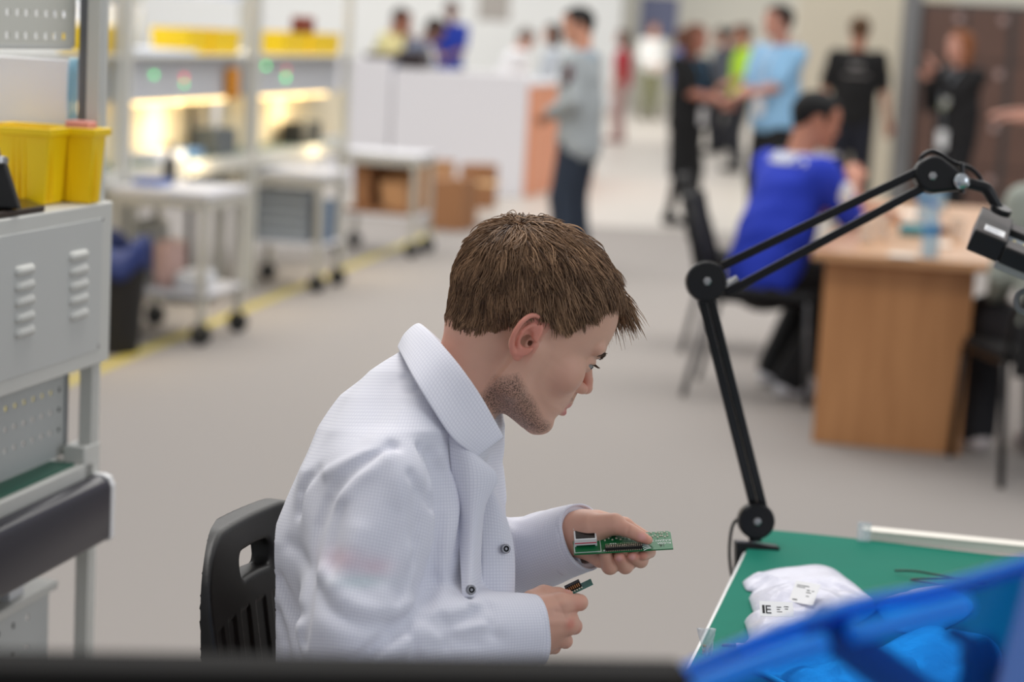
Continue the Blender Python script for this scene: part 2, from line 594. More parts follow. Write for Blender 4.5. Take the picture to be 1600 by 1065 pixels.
def poly_sd(X, Y, poly):
    """signed distance to a 2-D polygon, positive inside"""
    P = np.asarray(poly, np.float32)
    best = np.full(X.shape, 1e9, np.float32)
    ins = np.zeros(X.shape, bool)
    for i in range(len(P)):
        a, b = P[i], P[(i + 1) % len(P)]
        e = b - a
        t = np.clip(((X - a[0]) * e[0] + (Y - a[1]) * e[1]) / (e @ e), 0, 1)
        best = np.minimum(best, (X - a[0] - t * e[0]) ** 2 + (Y - a[1] - t * e[1]) ** 2)
        c = ((a[1] > Y) != (b[1] > Y)) & (X < (b[0] - a[0]) * (Y - a[1]) / (b[1] - a[1] + 1e-9) + a[0])
        ins ^= c
    s = np.sqrt(best)
    return np.where(ins, s, -s)
SCALP = [(150, -122), (98, -124), (80, -122), (62, -106), (54, -78), (50, -44), (43, 2), (31, 5), (23, -34), (6, -46), (-22, -46), (-44, -28),
         (-50, 10), (-66, 44), (-84, 60), (-170, 62), (-170, -220), (150, -220)]

# ------------------------------------------------------------------ skin and cloth materials
def skin_mat(name, col, masks=True):
    m = mat(name, col, rough=0.5, sss=0.16, noise=0.07, nscale=35, spec=0.35)
    if not masks:
        return m
    nt = m.node_tree
    b = nt.nodes['Principled BSDF']
    src = b.inputs['Base Color'].links[0].from_socket
    def mixin(attr, colr, src, fac=1.0, tex=None):
        a = nt.nodes.new('ShaderNodeAttribute'); a.attribute_name = attr
        f = a.outputs['Fac']
        mu = nt.nodes.new('ShaderNodeMath'); mu.operation = 'MULTIPLY'; mu.inputs[1].default_value = fac
        nt.links.new(f, mu.inputs[0]); f = mu.outputs[0]
        if tex:
            tcn = nt.nodes.new('ShaderNodeTexCoord')
            n = nt.nodes.new('ShaderNodeTexNoise'); n.inputs['Scale'].default_value = tex; n.inputs['Detail'].default_value = 1
            nt.links.new(tcn.outputs['Object'], n.inputs['Vector'])
            r = nt.nodes.new('ShaderNodeMapRange'); r.inputs['From Min'].default_value = 0.42; r.inputs['From Max'].default_value = 0.62
            nt.links.new(n.outputs['Fac'], r.inputs['Value'])
            m2 = nt.nodes.new('ShaderNodeMath'); m2.operation = 'MULTIPLY'
            nt.links.new(f, m2.inputs[0]); nt.links.new(r.outputs[0], m2.inputs[1]); f = m2.outputs[0]
        mx = nt.nodes.new('ShaderNodeMix'); mx.data_type = 'RGBA'
        mx.inputs[7].default_value = (*lin(colr), 1)
        nt.links.new(f, mx.inputs[0]); nt.links.new(src, mx.inputs[6])
        return mx.outputs[2]
    src = mixin('flush', (0.83, 0.47, 0.41), src, 0.6)
    src = mixin('lips', (0.78, 0.44, 0.44), src, 0.85)
    src = mixin('stubble', (0.42, 0.34, 0.30), src, 0.35)
    src = mixin('stubble', (0.20, 0.15, 0.12), src, 0.75, 620)
    src = mixin('nail', (0.88, 0.66, 0.63), src, 0.8)
    nt.links.new(src, b.inputs['Base Color'])
    return m
SKIN = skin_mat('skin_fair', (0.85, 0.665, 0.575))

def coat_mat():
    m = mat('coat_fabric', (0.90, 0.90, 0.925), rough=0.85, spec=0.25)
    nt = m.node_tree
    b = nt.nodes['Principled BSDF']
    b.inputs['Sheen Weight'].default_value = 0.15
    a = nt.nodes.new('ShaderNodeAttribute'); a.attribute_name = 'weave'
    sp = nt.nodes.new('ShaderNodeSeparateXYZ')
    nt.links.new(a.outputs['Vector'], sp.inputs[0])
    outs = []
    for ax in (0, 1):
        d = nt.nodes.new('ShaderNodeMath'); d.operation = 'DIVIDE'; d.inputs[1].default_value = 4.9
        nt.links.new(sp.outputs[ax], d.inputs[0])
        f = nt.nodes.new('ShaderNodeMath'); f.operation = 'FRACT'; nt.links.new(d.outputs[0], f.inputs[0])
        s = nt.nodes.new('ShaderNodeMath'); s.operation = 'SUBTRACT'; s.inputs[1].default_value = 0.5; nt.links.new(f.outputs[0], s.inputs[0])
        ab = nt.nodes.new('ShaderNodeMath'); ab.operation = 'ABSOLUTE'; nt.links.new(s.outputs[0], ab.inputs[0])
        r = nt.nodes.new('ShaderNodeMapRange'); r.inputs['From Min'].default_value = 0.05; r.inputs['From Max'].default_value = 0.17
        r.inputs['To Min'].default_value = 1; r.inputs['To Max'].default_value = 0
        nt.links.new(ab.outputs[0], r.inputs['Value'])
        outs.append(r.outputs[0])
    mxm = nt.nodes.new('ShaderNodeMath'); mxm.operation = 'MAXIMUM'
    nt.links.new(outs[0], mxm.inputs[0]); nt.links.new(outs[1], mxm.inputs[1])
    sc = nt.nodes.new('ShaderNodeMath'); sc.operation = 'MULTIPLY'; sc.inputs[1].default_value = 0.3
    nt.links.new(mxm.outputs[0], sc.inputs[0])
    mx = nt.nodes.new('ShaderNodeMix'); mx.data_type = 'RGBA'
    mx.inputs[6].default_value = (*lin((0.90, 0.90, 0.93)), 1)
    mx.inputs[7].default_value = (*lin((0.66, 0.66, 0.74)), 1)
    nt.links.new(sc.outputs[0], mx.inputs[0])
    src = mx.outputs[2]
    for an, cc in (('print_pink', (0.84, 0.66, 0.70)), ('print_teal', (0.72, 0.82, 0.82))):
        pa = nt.nodes.new('ShaderNodeAttribute'); pa.attribute_name = an
        px_ = nt.nodes.new('ShaderNodeMix'); px_.data_type = 'RGBA'; px_.inputs[7].default_value = (*lin(cc), 1)
        nt.links.new(pa.outputs['Fac'], px_.inputs[0]); nt.links.new(src, px_.inputs[6]); src = px_.outputs[2]
    nt.links.new(src, b.inputs['Base Color'])
    return m
COAT = coat_mat()

# ================================================================== the young man in the white coat
S = 0.00075                                    # one sculpting unit in metres
def L(px, py, pz=0.0):
    k = 1 + pz / 3200.0
    return np.array([(px - CX0) * k, (py - CY0) * k, pz])
def W(v):
    v = np.asarray(v, float)
    return CAM + S * (v[..., 0:1] * RIGHT - v[..., 1:2] * UP + (3200 + v[..., 2:3]) * FWD)
_c, _s, _cf, _sf = math.cos(math.radians(32)), math.sin(math.radians(32)), math.cos(math.radians(20)), math.sin(math.radians(20))
HA = np.array([(_cf * _c, _cf * _s, _sf), (-_s, _c, 0), (_sf * _c, _sf * _s, -_cf)])     # rows: fwd, down, right
HO = L(804, 517.6, 0)
def h2u(q): return HO + np.asarray(q, float) @ HA
def u2h(p): return ((p - HO.astype(np.float32)) @ HA.T.astype(np.float32)).astype(np.float32)

man = thing('person', 'young man in a white checked lab coat, seated and holding two green circuit boards',
            'person', (0, 0, 0))

# --- head and neck
NECK = [h2u((-16, 40, 0)), L(735, 596, 4), L(700, 655, 12), L(680, 720, 20)]
def headneck(p):
    q = u2h(p)
    d = head_sdf(q)
    n = d_chain(p, NECK, [64, 62, 64, 74], 8)
    n = smin(n, d_cone(p, h2u((-66, 24, 0)), L(716, 640, 10), 40, 50), 16)
    return smin(d, n, 14)
hv, hf = nets(headneck, L(600, 320, -150) - 5, L(965, 720, 150) + 5, 1.75)
hq = u2h(hv.astype(np.float32))
hqm = np.abs(hq[:, 2])
def blob(q, c, r):
    return np.exp(-(((q - np.asarray(c)) / np.asarray(r)) ** 2).sum(1))
qm = hq.copy(); qm[:, 2] = hqm
lips = np.clip(blob(qm, (138, 54.5, 4), (14, 4.2, 22)) + 1.2 * blob(qm, (138, 67, 4), (14, 5.5, 20)), 0, 1) * (hq[:, 0] > 118)
ear_m = np.clip((hqm - 93) / 10, 0, 1) * (np.abs(hq[:, 1]) < 50) * (hq[:, 0] < 10)
flush = np.clip(1.0 * ear_m + 0.7 * blob(qm, (146, 10, 6), (14, 16, 16)) + 0.25 * blob(qm, (95, 25, 60), (30, 26, 40)), 0, 1)
flush = np.clip(flush + 0.35 * np.clip(poly_sd(hq[:, 0], hq[:, 1], [(-150, 55), (-60, 30), (-40, 120), (-150, 200)]) / 40, 0, 1), 0, 1)
stub = np.clip(poly_sd(hq[:, 0], hq[:, 1], [(8, 48), (40, 62), (74, 74), (100, 88), (122, 88), (136, 100), (120, 122), (40, 140), (-14, 122), (-16, 72)]) / 14, 0, 1)
stub = np.clip(stub + 0.5 * blob(qm, (136, 44, 10), (14, 7, 16)), 0, 1)

# --- far hand (holds the long board), thumb on top, fingers curled below
def far_hand(p):
    A = lambda x, y, z: L(x, y, z)
    d = d_cone(p, A(870, 840, 80), A(912, 836, 56), 33, 35)                              # wrist
    d = smin(d, d_cone(p, A(912, 832, 56), A(950, 842, 62), 37, 27), 12)                 # palm
    d = smin(d, d_cone(p, A(912, 850, 44), A(938, 872, 26), 20, 15), 10)                 # heel of the hand
    d = smin(d, d_chain(p, [A(925, 824, 34), A(960, 818, 22)], [23, 17]), 12)             # thumb base
    d = smin(d, d_cone(p, A(935, 818, 70), A(975, 822, 66), 22, 15), 12)                 # index knuckle side
    d = smin(d, d_chain(p, [A(958, 819, 22), A(984, 829, 10), A(1001, 838, 2), A(1013, 843.5, -2)], [15.5, 11.5, 10, 6.8]), 5)
    d = smin(d, d_chain(p, [A(975, 822, 66), A(1006, 838, 62), A(1015, 862, 34), A(1005, 867, 6)], [14, 10.5, 10, 8]), 4)
    for pts, rs in (([A(968, 838, 72), A(1012, 852, 66), A(1001, 875, 26), A(988, 868, 2)], [14, 11, 11.5, 8.4]),
                    ([A(958, 846, 70), A(1000, 866, 58), A(977, 884, 22), A(968, 869, 2)], [14, 11, 12, 8.6]),
                    ([A(945, 850, 62), A(972, 872, 48), A(953, 884, 20), A(946, 866, 6)], [14, 12, 13, 10])):
        d = smin(d, d_chain(p, pts, rs, 4), 3.0)
    # crease across the thumb joint
    d = d + 0.9 * np.exp(-(d_cone(p, A(983, 818, 0), A(979, 842, 0), 0.5, 0.5) / 2.2) ** 2)
    # the board slot stays clear
    return d
fv, ff = nets(far_hand, L(850, 775, -30), L(1050, 915, 120), 1.15)

# --- near hand, a loose fist with its back to us, thumb on the small board
def near_hand(p):
    A = lambda x, y, z: L(x, y, z)
    d = d_cone(p, A(780, 988, -102), A(822, 976, -86), 34, 39)
    d = smin(d, d_cone(p, A(822, 974, -86), A(873, 950, -76), 41, 25), 10)
    d = smin(d, d_cone(p, A(822, 980, -86), A(882, 972, -72), 38, 23), 10)
    d = smin(d, d_cone(p, A(826, 990, -80), A(872, 994, -62), 34, 18), 10)
    d = smin(d, d_cone(p, A(830, 996, -72), A(856, 1005, -48), 28, 17), 10)
    d = smin(d, d_chain(p, [A(832, 940, -66), A(850, 931, -52), A(872, 929, -46), A(888, 928.5, -42)], [19, 17, 11.5, 7.5], 4), 8)
    d = smin(d, d_chain(p, [A(880, 943, -82), A(906, 941, -66), A(902, 938, -34), A(890, 934, -22)], [16.5, 12.5, 11, 8.5], 2), 4)
    d = smin(d, d_chain(p, [A(882, 972, -80), A(897, 978, -62), A(892, 976, -30), A(876, 972, -18)], [17, 12.5, 11, 9], 2), 4)
    d = smin(d, d_chain(p, [A(872, 994, -66), A(883, 1001, -52), A(880, 998, -22), A(864, 992, -14)], [15, 11.5, 10.5, 9], 2), 4)
    d = smin(d, d_chain(p, [A(854, 1004, -50), A(866, 1011, -40), A(862, 1006, -14), A(850, 1000, -10)], [14, 10, 9.5, 8], 2), 4)
    # valleys between the knuckles, tendons on the back
    d = d + 2.6 * np.exp(-(d_cone(p, A(866, 956, -100), A(904, 959, -82), 1, 1) / 4.0) ** 2)
    d = d + 2.0 * np.exp(-(d_cone(p, A(862, 985, -98), A(893, 993, -70), 1, 1) / 4.0) ** 2)
    d = d - 1.2 * np.exp(-(d_cone(p, A(832, 955, -126), A(882, 941, -96), 1, 1) / 5.0) ** 2)
    d = d - 1.2 * np.exp(-(d_cone(p, A(834, 972, -128), A(884, 972, -98), 1, 1) / 5.0) ** 2)
    d = d - 1.0 * np.exp(-(d_cone(p, A(834, 990, -116), A(872, 996, -82), 1, 1) / 5.0) ** 2)
    return d
nv, nf = nets(near_hand, L(755, 895, -160), L(945, 1045, 20), 1.15)

# --- rest of the body under the clothes (hidden), coarse
TF = np.array([math.cos(math.radians(18)), 0, -math.sin(math.radians(18))])       # torso facing
TL = np.array([-math.sin(math.radians(18)), 0, -math.cos(math.radians(18))])      # towards his right side
PEL = L(603, 1300, 30)
KNEE = [PEL + TL * 110 + TF * 500 + np.array([0, 75, 0]), PEL - TL * 110 + TF * 500 + np.array([0, 75, 0])]
_dn = (np.array([np.dot(-ZD, RIGHT), np.dot(ZD, UP), np.dot(-ZD, FWD)]))          # world down in sculpting axes
ANK = [k + _dn * 450 - TF * 60 for k in KNEE]
def under_body(p):
    d = d_chain(p, [L(690, 690, 20), L(640, 850, 30), PEL], [70, 100, 120], 20)
    for sg, pts in ((1, [L(600, 760, -120), L(560, 975, -180), L(800, 985, -98)]), (-1, [L(690, 760, 190), L(700, 890, 235), L(890, 838, 70)])):
        d = smin(d, d_chain(p, pts, [52, 46, 36], 4), 12)
    for i, sg in enumerate((1, -1)):
        d = smin(d, d_chain(p, [PEL + TL * 100 * sg, KNEE[i], ANK[i]], [80, 60, 40], 8), 16)
    return d
lo = np.min([L(420, 640, -330), *ANK], 0) - 150
hi = np.max([L(700, 640, 330), *KNEE, *ANK], 0) + 150
bv, bf = nets(under_body, lo, hi, 10)
parts_v, parts_f, n0 = [], [], 0
at = {k: [] for k in ('lips', 'flush', 'stubble', 'nail')}
def hand_masks(v, red, nails):
    z = np.zeros(len(v))
    fl = np.zeros(len(v)); na = np.zeros(len(v))
    for (x, y, zz, r, w) in red:
        fl += w * np.exp(-((v - L(x, y, zz)) ** 2).sum(1) / r ** 2)
    for (x, y, zz, r) in nails:
        na += np.exp(-(((v - L(x, y, zz)) ** 2).sum(1) / r ** 2) ** 2)
    return z, np.clip(fl + 0.12, 0, 1), z, np.clip(na, 0, 1)
m_far = hand_masks(fv, [(1006, 842, -4, 14, .5), (968, 866, -4, 12, .7), (988, 866, -4, 12, .7), (1005, 864, -2, 12, .7), (978, 826, 8, 12, .2)],
                   [(1003, 838, -8, 6.5), (967, 873, -6, 5.5), (988, 871, -6, 5.5)])
m_near = hand_masks(nv, [(890, 974, -92, 8, 1.3), (901, 946, -80, 12, .5), (905, 982, -72, 12, .45), (880, 1002, -62, 12, .4), (885, 925, -44, 10, .5)],
                    [(886, 924, -44, 5)])
for v, f, mk in ((hv, hf, (lips, flush, stub, np.zeros(len(hv)))), (fv, ff, m_far), (nv, nf, m_near), (bv, bf, (np.zeros(len(bv)),) * 4)):
    parts_v.append(v); parts_f.append(f + n0); n0 += len(v)
    for k, a in zip(('lips', 'flush', 'stubble', 'nail'), mk):
        at[k].append(a)
body = np_mesh('body', W(np.vstack(parts_v)), np.vstack(parts_f), SKIN, man, attrs={k: np.concatenate(a) for k, a in at.items()})

# --- eyes
EYEW = mat('eye_white', (0.58, 0.54, 0.52), rough=0.3)
EYEI = mat('iris_grey', (0.22, 0.25, 0.27), rough=0.2)
EYEB = mat('pupil_black', (0.02, 0.02, 0.02), rough=0.1)
for sg in (1, -1):
    c = W(h2u((107, -19, 47 * sg)))
    fw = W(h2u((108, -18.4, 47.1 * sg))) - c
    fw /= np.linalg.norm(fw)
    b = MB(); b.ball(c, 16.6 * S, 24, 16)
    b.cur = 1; b.disc_stack(c, fw, [(13.6 * S, 9.6 * S), (15.4 * S, 8.2 * S), (16.7 * S, 4.4 * S)], 20)
    b.cur = 2; b.disc_stack(c, fw, [(16.5 * S, 3.2 * S), (16.95 * S, 3.0 * S)], 16)
    b.build('eye', [EYEW, EYEI, EYEB], man, smooth=True)

# --- hair: a close cap of hair and thousands of separate locks
HAIRM = mat('brown_hair', (0.40, 0.30, 0.215), rough=0.42, spec=0.32)
def hair_variation(m):
    nt = m.node_tree; b = nt.nodes['Principled BSDF']
    a = nt.nodes.new('ShaderNodeAttribute'); a.attribute_name = 'tint'
    mx = nt.nodes.new('ShaderNodeMix'); mx.data_type = 'RGBA'
    mx.inputs[6].default_value = (*lin((0.275, 0.19, 0.132)), 1)
    mx.inputs[7].default_value = (*lin((0.68, 0.535, 0.405)), 1)
    nt.links.new(a.outputs['Fac'], mx.inputs[0]); nt.links.new(mx.outputs[2], b.inputs['Base Color'])
hair_variation(HAIRM)
def cap_sdf(q):
    d = head_sdf(q, ears=False, detail=False)
    s = poly_sd(q[:, 0], q[:, 1], SCALP)
    t = np.clip(s / 14, -0.35, 1) * np.where(q[:, 1] > -20, 3.0, 4.0)
    return (d - t)
cv, cf = nets(cap_sdf, (-165, -200, -125), (160, 90, 125), 3.0)
keep = poly_sd(cv[:, 0].astype(np.float32), cv[:, 1].astype(np.float32), SCALP) > np.where(cv[:, 0] > 24, 15, np.where(cv[:, 0] > 10, 7, 3))
cf = cf[keep[cf].all(1)]
WHORL = np.array([-92, -142, 22], np.float32)
def scalp_roots(n):
    a, b, c, d = (cv[cf[:, i]] for i in range(4))
    ar = np.linalg.norm(np.cross(c - a, d - b), axis=1)
    cen = (a + b + c + d) / 4
    w = ar * (1 + 3.0 * np.exp(-(((cen[:, :2] - np.array([38, -18])) / np.array([14, 26])) ** 2).sum(1)) + 0.8 * (cen[:, 2] > -20) + 2.2 * np.exp(-((cen - WHORL) ** 2).sum(1) / 30 ** 2)) * (poly_sd(cen[:, 0].astype(np.float32), cen[:, 1].astype(np.float32), SCALP) > 1)
    k = RNG.choice(len(cf), n, p=w / w.sum())
    s, t = RNG.random((2, n, 1))
    return a[k] * (1 - s) * (1 - t) + b[k] * s * (1 - t) + c[k] * s * t + d[k] * (1 - s) * t
def grad(fn, p, e=1.5):
    g = np.stack([fn(p + np.eye(3, dtype=np.float32)[i] * e) - fn(p - np.eye(3, dtype=np.float32)[i] * e) for i in range(3)], 1)
    return g / (np.linalg.norm(g, axis=1, keepdims=True) + 1e-6)
def hairbase(q): return head_sdf(q, ears=False, detail=False)
WHORL = np.array([-92, -142, 22], np.float32)
GRAV = np.array([0.498, 0.848, 0.18], np.float32)
def grow(n, steps=8):
    r = scalp_roots(n).astype(np.float32)
    jit = RNG.normal(0, 1, (n, 3)).astype(np.float32)
    nr = grad(hairbase, r)
    r = r - nr * 4
    front = np.clip((r[:, 0] - 20) / 70, 0, 1) * np.clip((-r[:, 1] - 70) / 40, 0, 1)
    top = np.clip((-r[:, 1] - 60) / 70, 0, 1)
    nape = np.clip((r[:, 1] + 5) / 45, 0, 1)
    near = np.clip((r[:, 2] + 25) / 40, 0, 1)
    ln = (34 + 22 * top + front * (34 - 44 * near) - 14 * nape) * RNG.uniform(0.7, 1.2, n)
    side = np.clip((r[:, 0] - 10) / 25, 0, 1) * np.clip((r[:, 1] + 80) / 40, 0, 1)
    sb = np.exp(-(((r[:, :2] - np.array([40, -20])) / np.array([13, 22])) ** 2).sum(1))
    ln *= (1 - 0.58 * side) * (1 + 1.0 * sb)
    off = RNG.uniform(3, 14, n) * (0.55 + 0.95 * top + 0.2 * front) * (1 - 0.3 * nape) * (1 - 0.4 * side)
    pts = [r]
    p = r.copy()
    rad = p - WHORL + jit * 5
    d = rad - nr * (rad * nr).sum(1, keepdims=True)
    d /= np.linalg.norm(d, axis=1, keepdims=True) + 1e-6
    nearw = np.exp(-((r - WHORL) ** 2).sum(1) / 26 ** 2)[:, None]
    d = d + nr * (0.75 + 0.5 * front[:, None]) + jit * (0.2 + 0.6 * nearw)
    d /= np.linalg.norm(d, axis=1, keepdims=True)
    st = (ln / steps)[:, None].astype(np.float32)
    for k in range(steps):
        p = p + d * st
        nn = grad(hairbase, p)
        s = hairbase(p)
        want = off * min(1, (k + 1) / 3.0)
        push = np.where(s < 2.5, 2.5 - s, 0) + np.where(s > want, (want - s) * (0.55 - 0.5 * front), 0)
        p = p + nn * push[:, None].astype(np.float32)
        pts.append(p.astype(np.float32))
        rad = p - WHORL
        tg = rad - nn * (rad * nn).sum(1, keepdims=True)
        tg /= np.linalg.norm(tg, axis=1, keepdims=True) + 1e-6
        d = d * 0.45 + tg * (0.5 - 0.25 * front[:, None]) + GRAV * (0.12 + 0.28 * front[:, None] + 0.12 * side[:, None]) + jit * 0.13
        d /= np.linalg.norm(d, axis=1, keepdims=True)
    return np.stack(pts, 1)
NS, NG = 19000, 1700
G = grow(NG)
Hs = grow(NS)
gi = np.empty(NS, int)
for i in range(0, NS, 2000):
    dd = ((Hs[i:i + 2000, None, 0] - G[None, :, 0]) ** 2).sum(-1)
    gi[i:i + 2000] = dd.argmin(1)
tt = np.linspace(0, 1, Hs.shape[1])[None, :, None]
cl = 0.72 * tt ** 1.1 * RNG.uniform(0.6, 1.15, (NS, 1, 1))
gl = G[gi] + (Hs[:, :1] - G[gi][:, :1]) * 0.25
Hs = Hs * (1 - cl) + gl * cl
gt = RNG.random(NG)
def strands(pts, r0, tint, name, m, parent, sides=3):
    """pts n x k x 3 in sculpting units -> one mesh of tapered locks"""
    n, k, _ = pts.shape
    d = np.gradient(pts, axis=1)
    d /= np.linalg.norm(d, axis=2, keepdims=True) + 1e-9
    ref = np.array([0.31, 0.21, 0.93])
    a = np.cross(d, ref); a /= np.linalg.norm(a, axis=2, keepdims=True) + 1e-9
    b = np.cross(d, a)
    rr = (r0 * np.array([1, 1, 1, 1, .95, .9, .75, .55, .12])[np.linspace(0, 8, k).round().astype(int)])[None, :, None]
    if hasattr(r0, 'shape') and getattr(r0, 'ndim', 0): raise ValueError
    ring = []
    for s in range(sides):
        t = 2 * math.pi * s / sides
        ring.append(pts + rr * (math.cos(t) * a + math.sin(t) * b))
    V = np.stack(ring, 2).reshape(-1, 3)
    i0 = (np.arange(n)[:, None, None] * k + np.arange(k - 1)[None, :, None]) * sides
    s0 = np.arange(sides)[None, None, :]
    s1 = (s0 + 1) % sides
    F = np.stack([i0 + s0, i0 + s1, i0 + sides + s1, i0 + sides + s0], -1).reshape(-1, 4)
    ti = np.clip((tint[:, None] + np.linspace(-.14, .16, k)[None, :])[:, :, None].repeat(sides, 2).ravel(), 0, 1)
    return np_mesh(name, W(V), F, m, parent, attrs={'tint': ti})
fr_n = 620
fr0 = np.stack([RNG.uniform(84, 112, fr_n), RNG.uniform(-128, -112, fr_n), RNG.uniform(-78, 14, fr_n)], 1).astype(np.float32)
for _ in range(4):
    fr0 = fr0 - grad(hairbase, fr0) * (hairbase(fr0) + 1)[:, None]
fk = np.linspace(0, 1, Hs.shape[1])[None, :, None]
fgd = RNG.normal(0, 1, (40, 3))
fci = RNG.integers(0, 40, fr_n)
fdir = np.array([.86, .02, .12]) + fgd[fci] * np.array([.10, .22, .18]) + RNG.normal(0, .06, (fr_n, 3))
fln = RNG.uniform(34, 66, fr_n) * np.interp(fr0[:, 2], [-78, -10, 14], [1.0, 1.0, .7])
fst = fr0[:, None] + fdir[:, None] * fk * fln[:, None, None] * .8 + GRAV * (fk ** 2) * fln[:, None, None] * .62 + grad(hairbase, fr0)[:, None] * np.sin(fk * 1.6) * 9
Hs = np.concatenate([Hs, fst]); gi = np.concatenate([gi, fci]); NS += fr_n
tint = np.clip(0.10 + 0.62 * gt[gi] ** 1.3 + RNG.normal(0, 0.13, NS), 0, 1)
hair = strands(h2u(Hs), 0.85, tint, 'hair', HAIRM, man)
np_mesh('hair_cap', W(h2u(cv)), cf, mat('hair_roots', (0.24, 0.17, 0.125), rough=1.0, spec=0.0), hair)
# brows and lashes
def brow(sg, n=260):
    t = RNG.random(n)
    base = np.stack([np.interp(t, [0, .5, 1], [139, 133, 114]), np.interp(t, [0, .5, 1], [-37, -43, -40]) + RNG.normal(0, 1.8, n), sg * np.interp(t, [0, .5, 1], [13, 36, 61])], 1).astype(np.float32)
    for _ in range(4):
        base = base - grad(head_sdf, base) * head_sdf(base)[:, None]
    nn = grad(head_sdf, base)
    dr = np.stack([np.full(n, -0.35), np.full(n, -0.25 + 0.0), np.full(n, sg * 0.8)], 1) + nn * 0.35 + RNG.normal(0, .12, (n, 3))
    k = np.linspace(0, 1, 5)[None, :, None]
    return base[:, None] + nn[:, None] * 1.2 + dr[:, None] * k * RNG.uniform(5, 10, (n, 1, 1)) - nn[:, None] * k ** 2 * 1.5
for sg in (1, -1):
    strands(h2u(brow(sg)), 0.6, np.full(260, 0.12), 'eyebrow', HAIRM, man)
    t = np.linspace(0, 1, 34)
    base = np.stack([107 + 18.6 * np.sin(np.interp(t, [0, 1], [1.9, 0.6])), -23.2 + 2.5 * (2 * t - 1) ** 2, sg * (47 + 18 * np.cos(np.interp(t, [0, 1], [1.9, 0.6])))], 1)
    dr = np.stack([np.full(34, 0.8), np.full(34, 0.28), sg * np.interp(t, [0, 1], [-.25, .6])], 1)
    k = np.linspace(0, 1, 5)[None, :, None]
    strands(h2u(base[:, None] + dr[:, None] * k * 10 - np.array([0, 1, 0]) * k ** 2 * 2.0), 0.45, np.full(34, 0.0), 'eyelashes', HAIRM, man)
# ================================================================== the white coat
_TY = np.array([540, 551, 579, 617, 667, 727, 787, 837, 936, 1029, 1200, 1330, 1400], float)
_TC = np.array([668, 668, 660, 655, 645, 625, 620, 612, 610, 608, 606, 606, 606], float)
_TB = np.array([48, 60, 105, 150, 200, 228, 230, 228, 215, 210, 215, 235, 245], float)
_TA = np.array([34, 43, 76, 114, 133, 137, 156, 172, 182, 178, 176, 180, 182], float)
def torso_ab(p):
    Y = p[:, 1] + CY0
    c = np.interp(Y, _TY, _TC) - CX0
    x, z = p[:, 0] - c, p[:, 2] - 30
    return x * TF[0] + z * TF[2], x * TL[0] + z * TL[2], Y
def torso_sdf(p):
    a, b, Y = torso_ab(p)
    A, B = np.interp(Y, _TY, _TA), np.interp(Y, _TY, _TB)
    e = (np.abs(a / A) ** 2.3 + np.abs(b / B) ** 2.3 + 1e-9) ** (1 / 2.3)
    d = (e - 1) * np.minimum(A, B) * 0.9
    return np.maximum(d, np.maximum(545 - Y, Y - 1385)).astype(np.float32)
SL_N = [L(588, 768, -150), L(552, 978, -205), L(560, 1000, -200), L(836, 984, -88)]
SL_F = [L(700, 765, 190), L(706, 900, 250), L(912, 838, 62)]
AX_N = (SL_N[3] - SL_N[2]) / np.linalg.norm(SL_N[3] - SL_N[2])
AX_F = (SL_F[2] - SL_F[1]) / np.linalg.norm(SL_F[2] - SL_F[1])
def mk_folds():
    return [  # pixel polyline, width, depth (positive cuts in)
        ([(612, 700), (560, 728), (524, 764), (503, 809), (490, 864), (480, 930), (472, 1001)], 9, 9),
        ([(600, 716), (560, 745), (532, 780)], 14, -5),
        ([(641, 743), (660, 772), (685, 790)], 7, 4),
        ([(672, 712), (684, 760), (686, 809), (676, 880), (663, 935)], 9, 8),
        ([(690, 712), (706, 760), (708, 820), (690, 900)], 12, -5),
        ([(707, 689), (724, 765), (718, 864)], 7, 4),
        ([(612, 984), (641, 968), (664, 944), (680, 905)], 8, 13),
        ([(560, 1032), (590, 1008), (616, 986)], 8, 11),
        ([(640, 985), (646, 1000), (652, 1030)], 8, 6),
        ([(498, 920), (520, 955), (560, 973), (600, 974)], 13, 5),
        ([(505, 895), (540, 935), (585, 953), (640, 945)], 15, -6),
        ([(655, 955), (690, 976), (735, 964), (760, 950)], 9, 5),
        ([(700, 952), (740, 944), (780, 938)], 12, -3),
        ([(590, 1035), (625, 1012), (640, 1000)], 12, -6),
        ([(668, 1010), (720, 1012), (790, 1000)], 12, 3),
        ([(510, 737), (560, 712), (606, 704)], 10, -4),
        ([(452, 850), (470, 862), (486, 900)], 12, 5),
        ([(440, 905), (455, 950), (470, 960)], 10, 5),
        ([(436, 960), (446, 1000), (450, 1036)], 10, 5),
        ([(632, 590), (640, 610), (652, 604)], 6, 4),
        ([(612, 600), (580, 660), (560, 690)], 22, 3),
        ([(560, 830), (548, 870), (530, 905)], 16, -4),
        ([(620, 800), (615, 850), (600, 905)], 16, 4),
        ([(640, 860), (638, 905), (628, 940)], 12, -4),
        ([(792, 800), (812, 806), (840, 800), (862, 792)], 10, 5),
        ([(800, 830), (830, 840), (860, 832)], 12, -3),
        ([(866, 800), (880, 830), (882, 860)], 5, 1.5),
        ([(655, 700), (668, 740), (672, 790)], 6, 4),
        ([(470, 800), (478, 760), (492, 735)], 9, 4),
        ([(690, 985), (715, 1000), (745, 1002)], 7, 3),
        ([(745, 955), (765, 972), (772, 990)], 7, 3),
        ([(650, 770), (648, 830), (640, 890), (622, 940)], 9, 4),
        ([(612, 715), (625, 790), (622, 860), (600, 925)], 14, -3),
        ([(535, 790), (522, 850), (520, 900)], 10, 3),
        ([(700, 1000), (750, 990), (785, 996)], 8, 3),
        ([(690, 965), (705, 985), (700, 1010)], 7, 4),
        ([(760, 940), (772, 958), (768, 985)], 7, 3),
        ([(860, 846), (880, 848), (900, 846)], 4, 3),
    ]
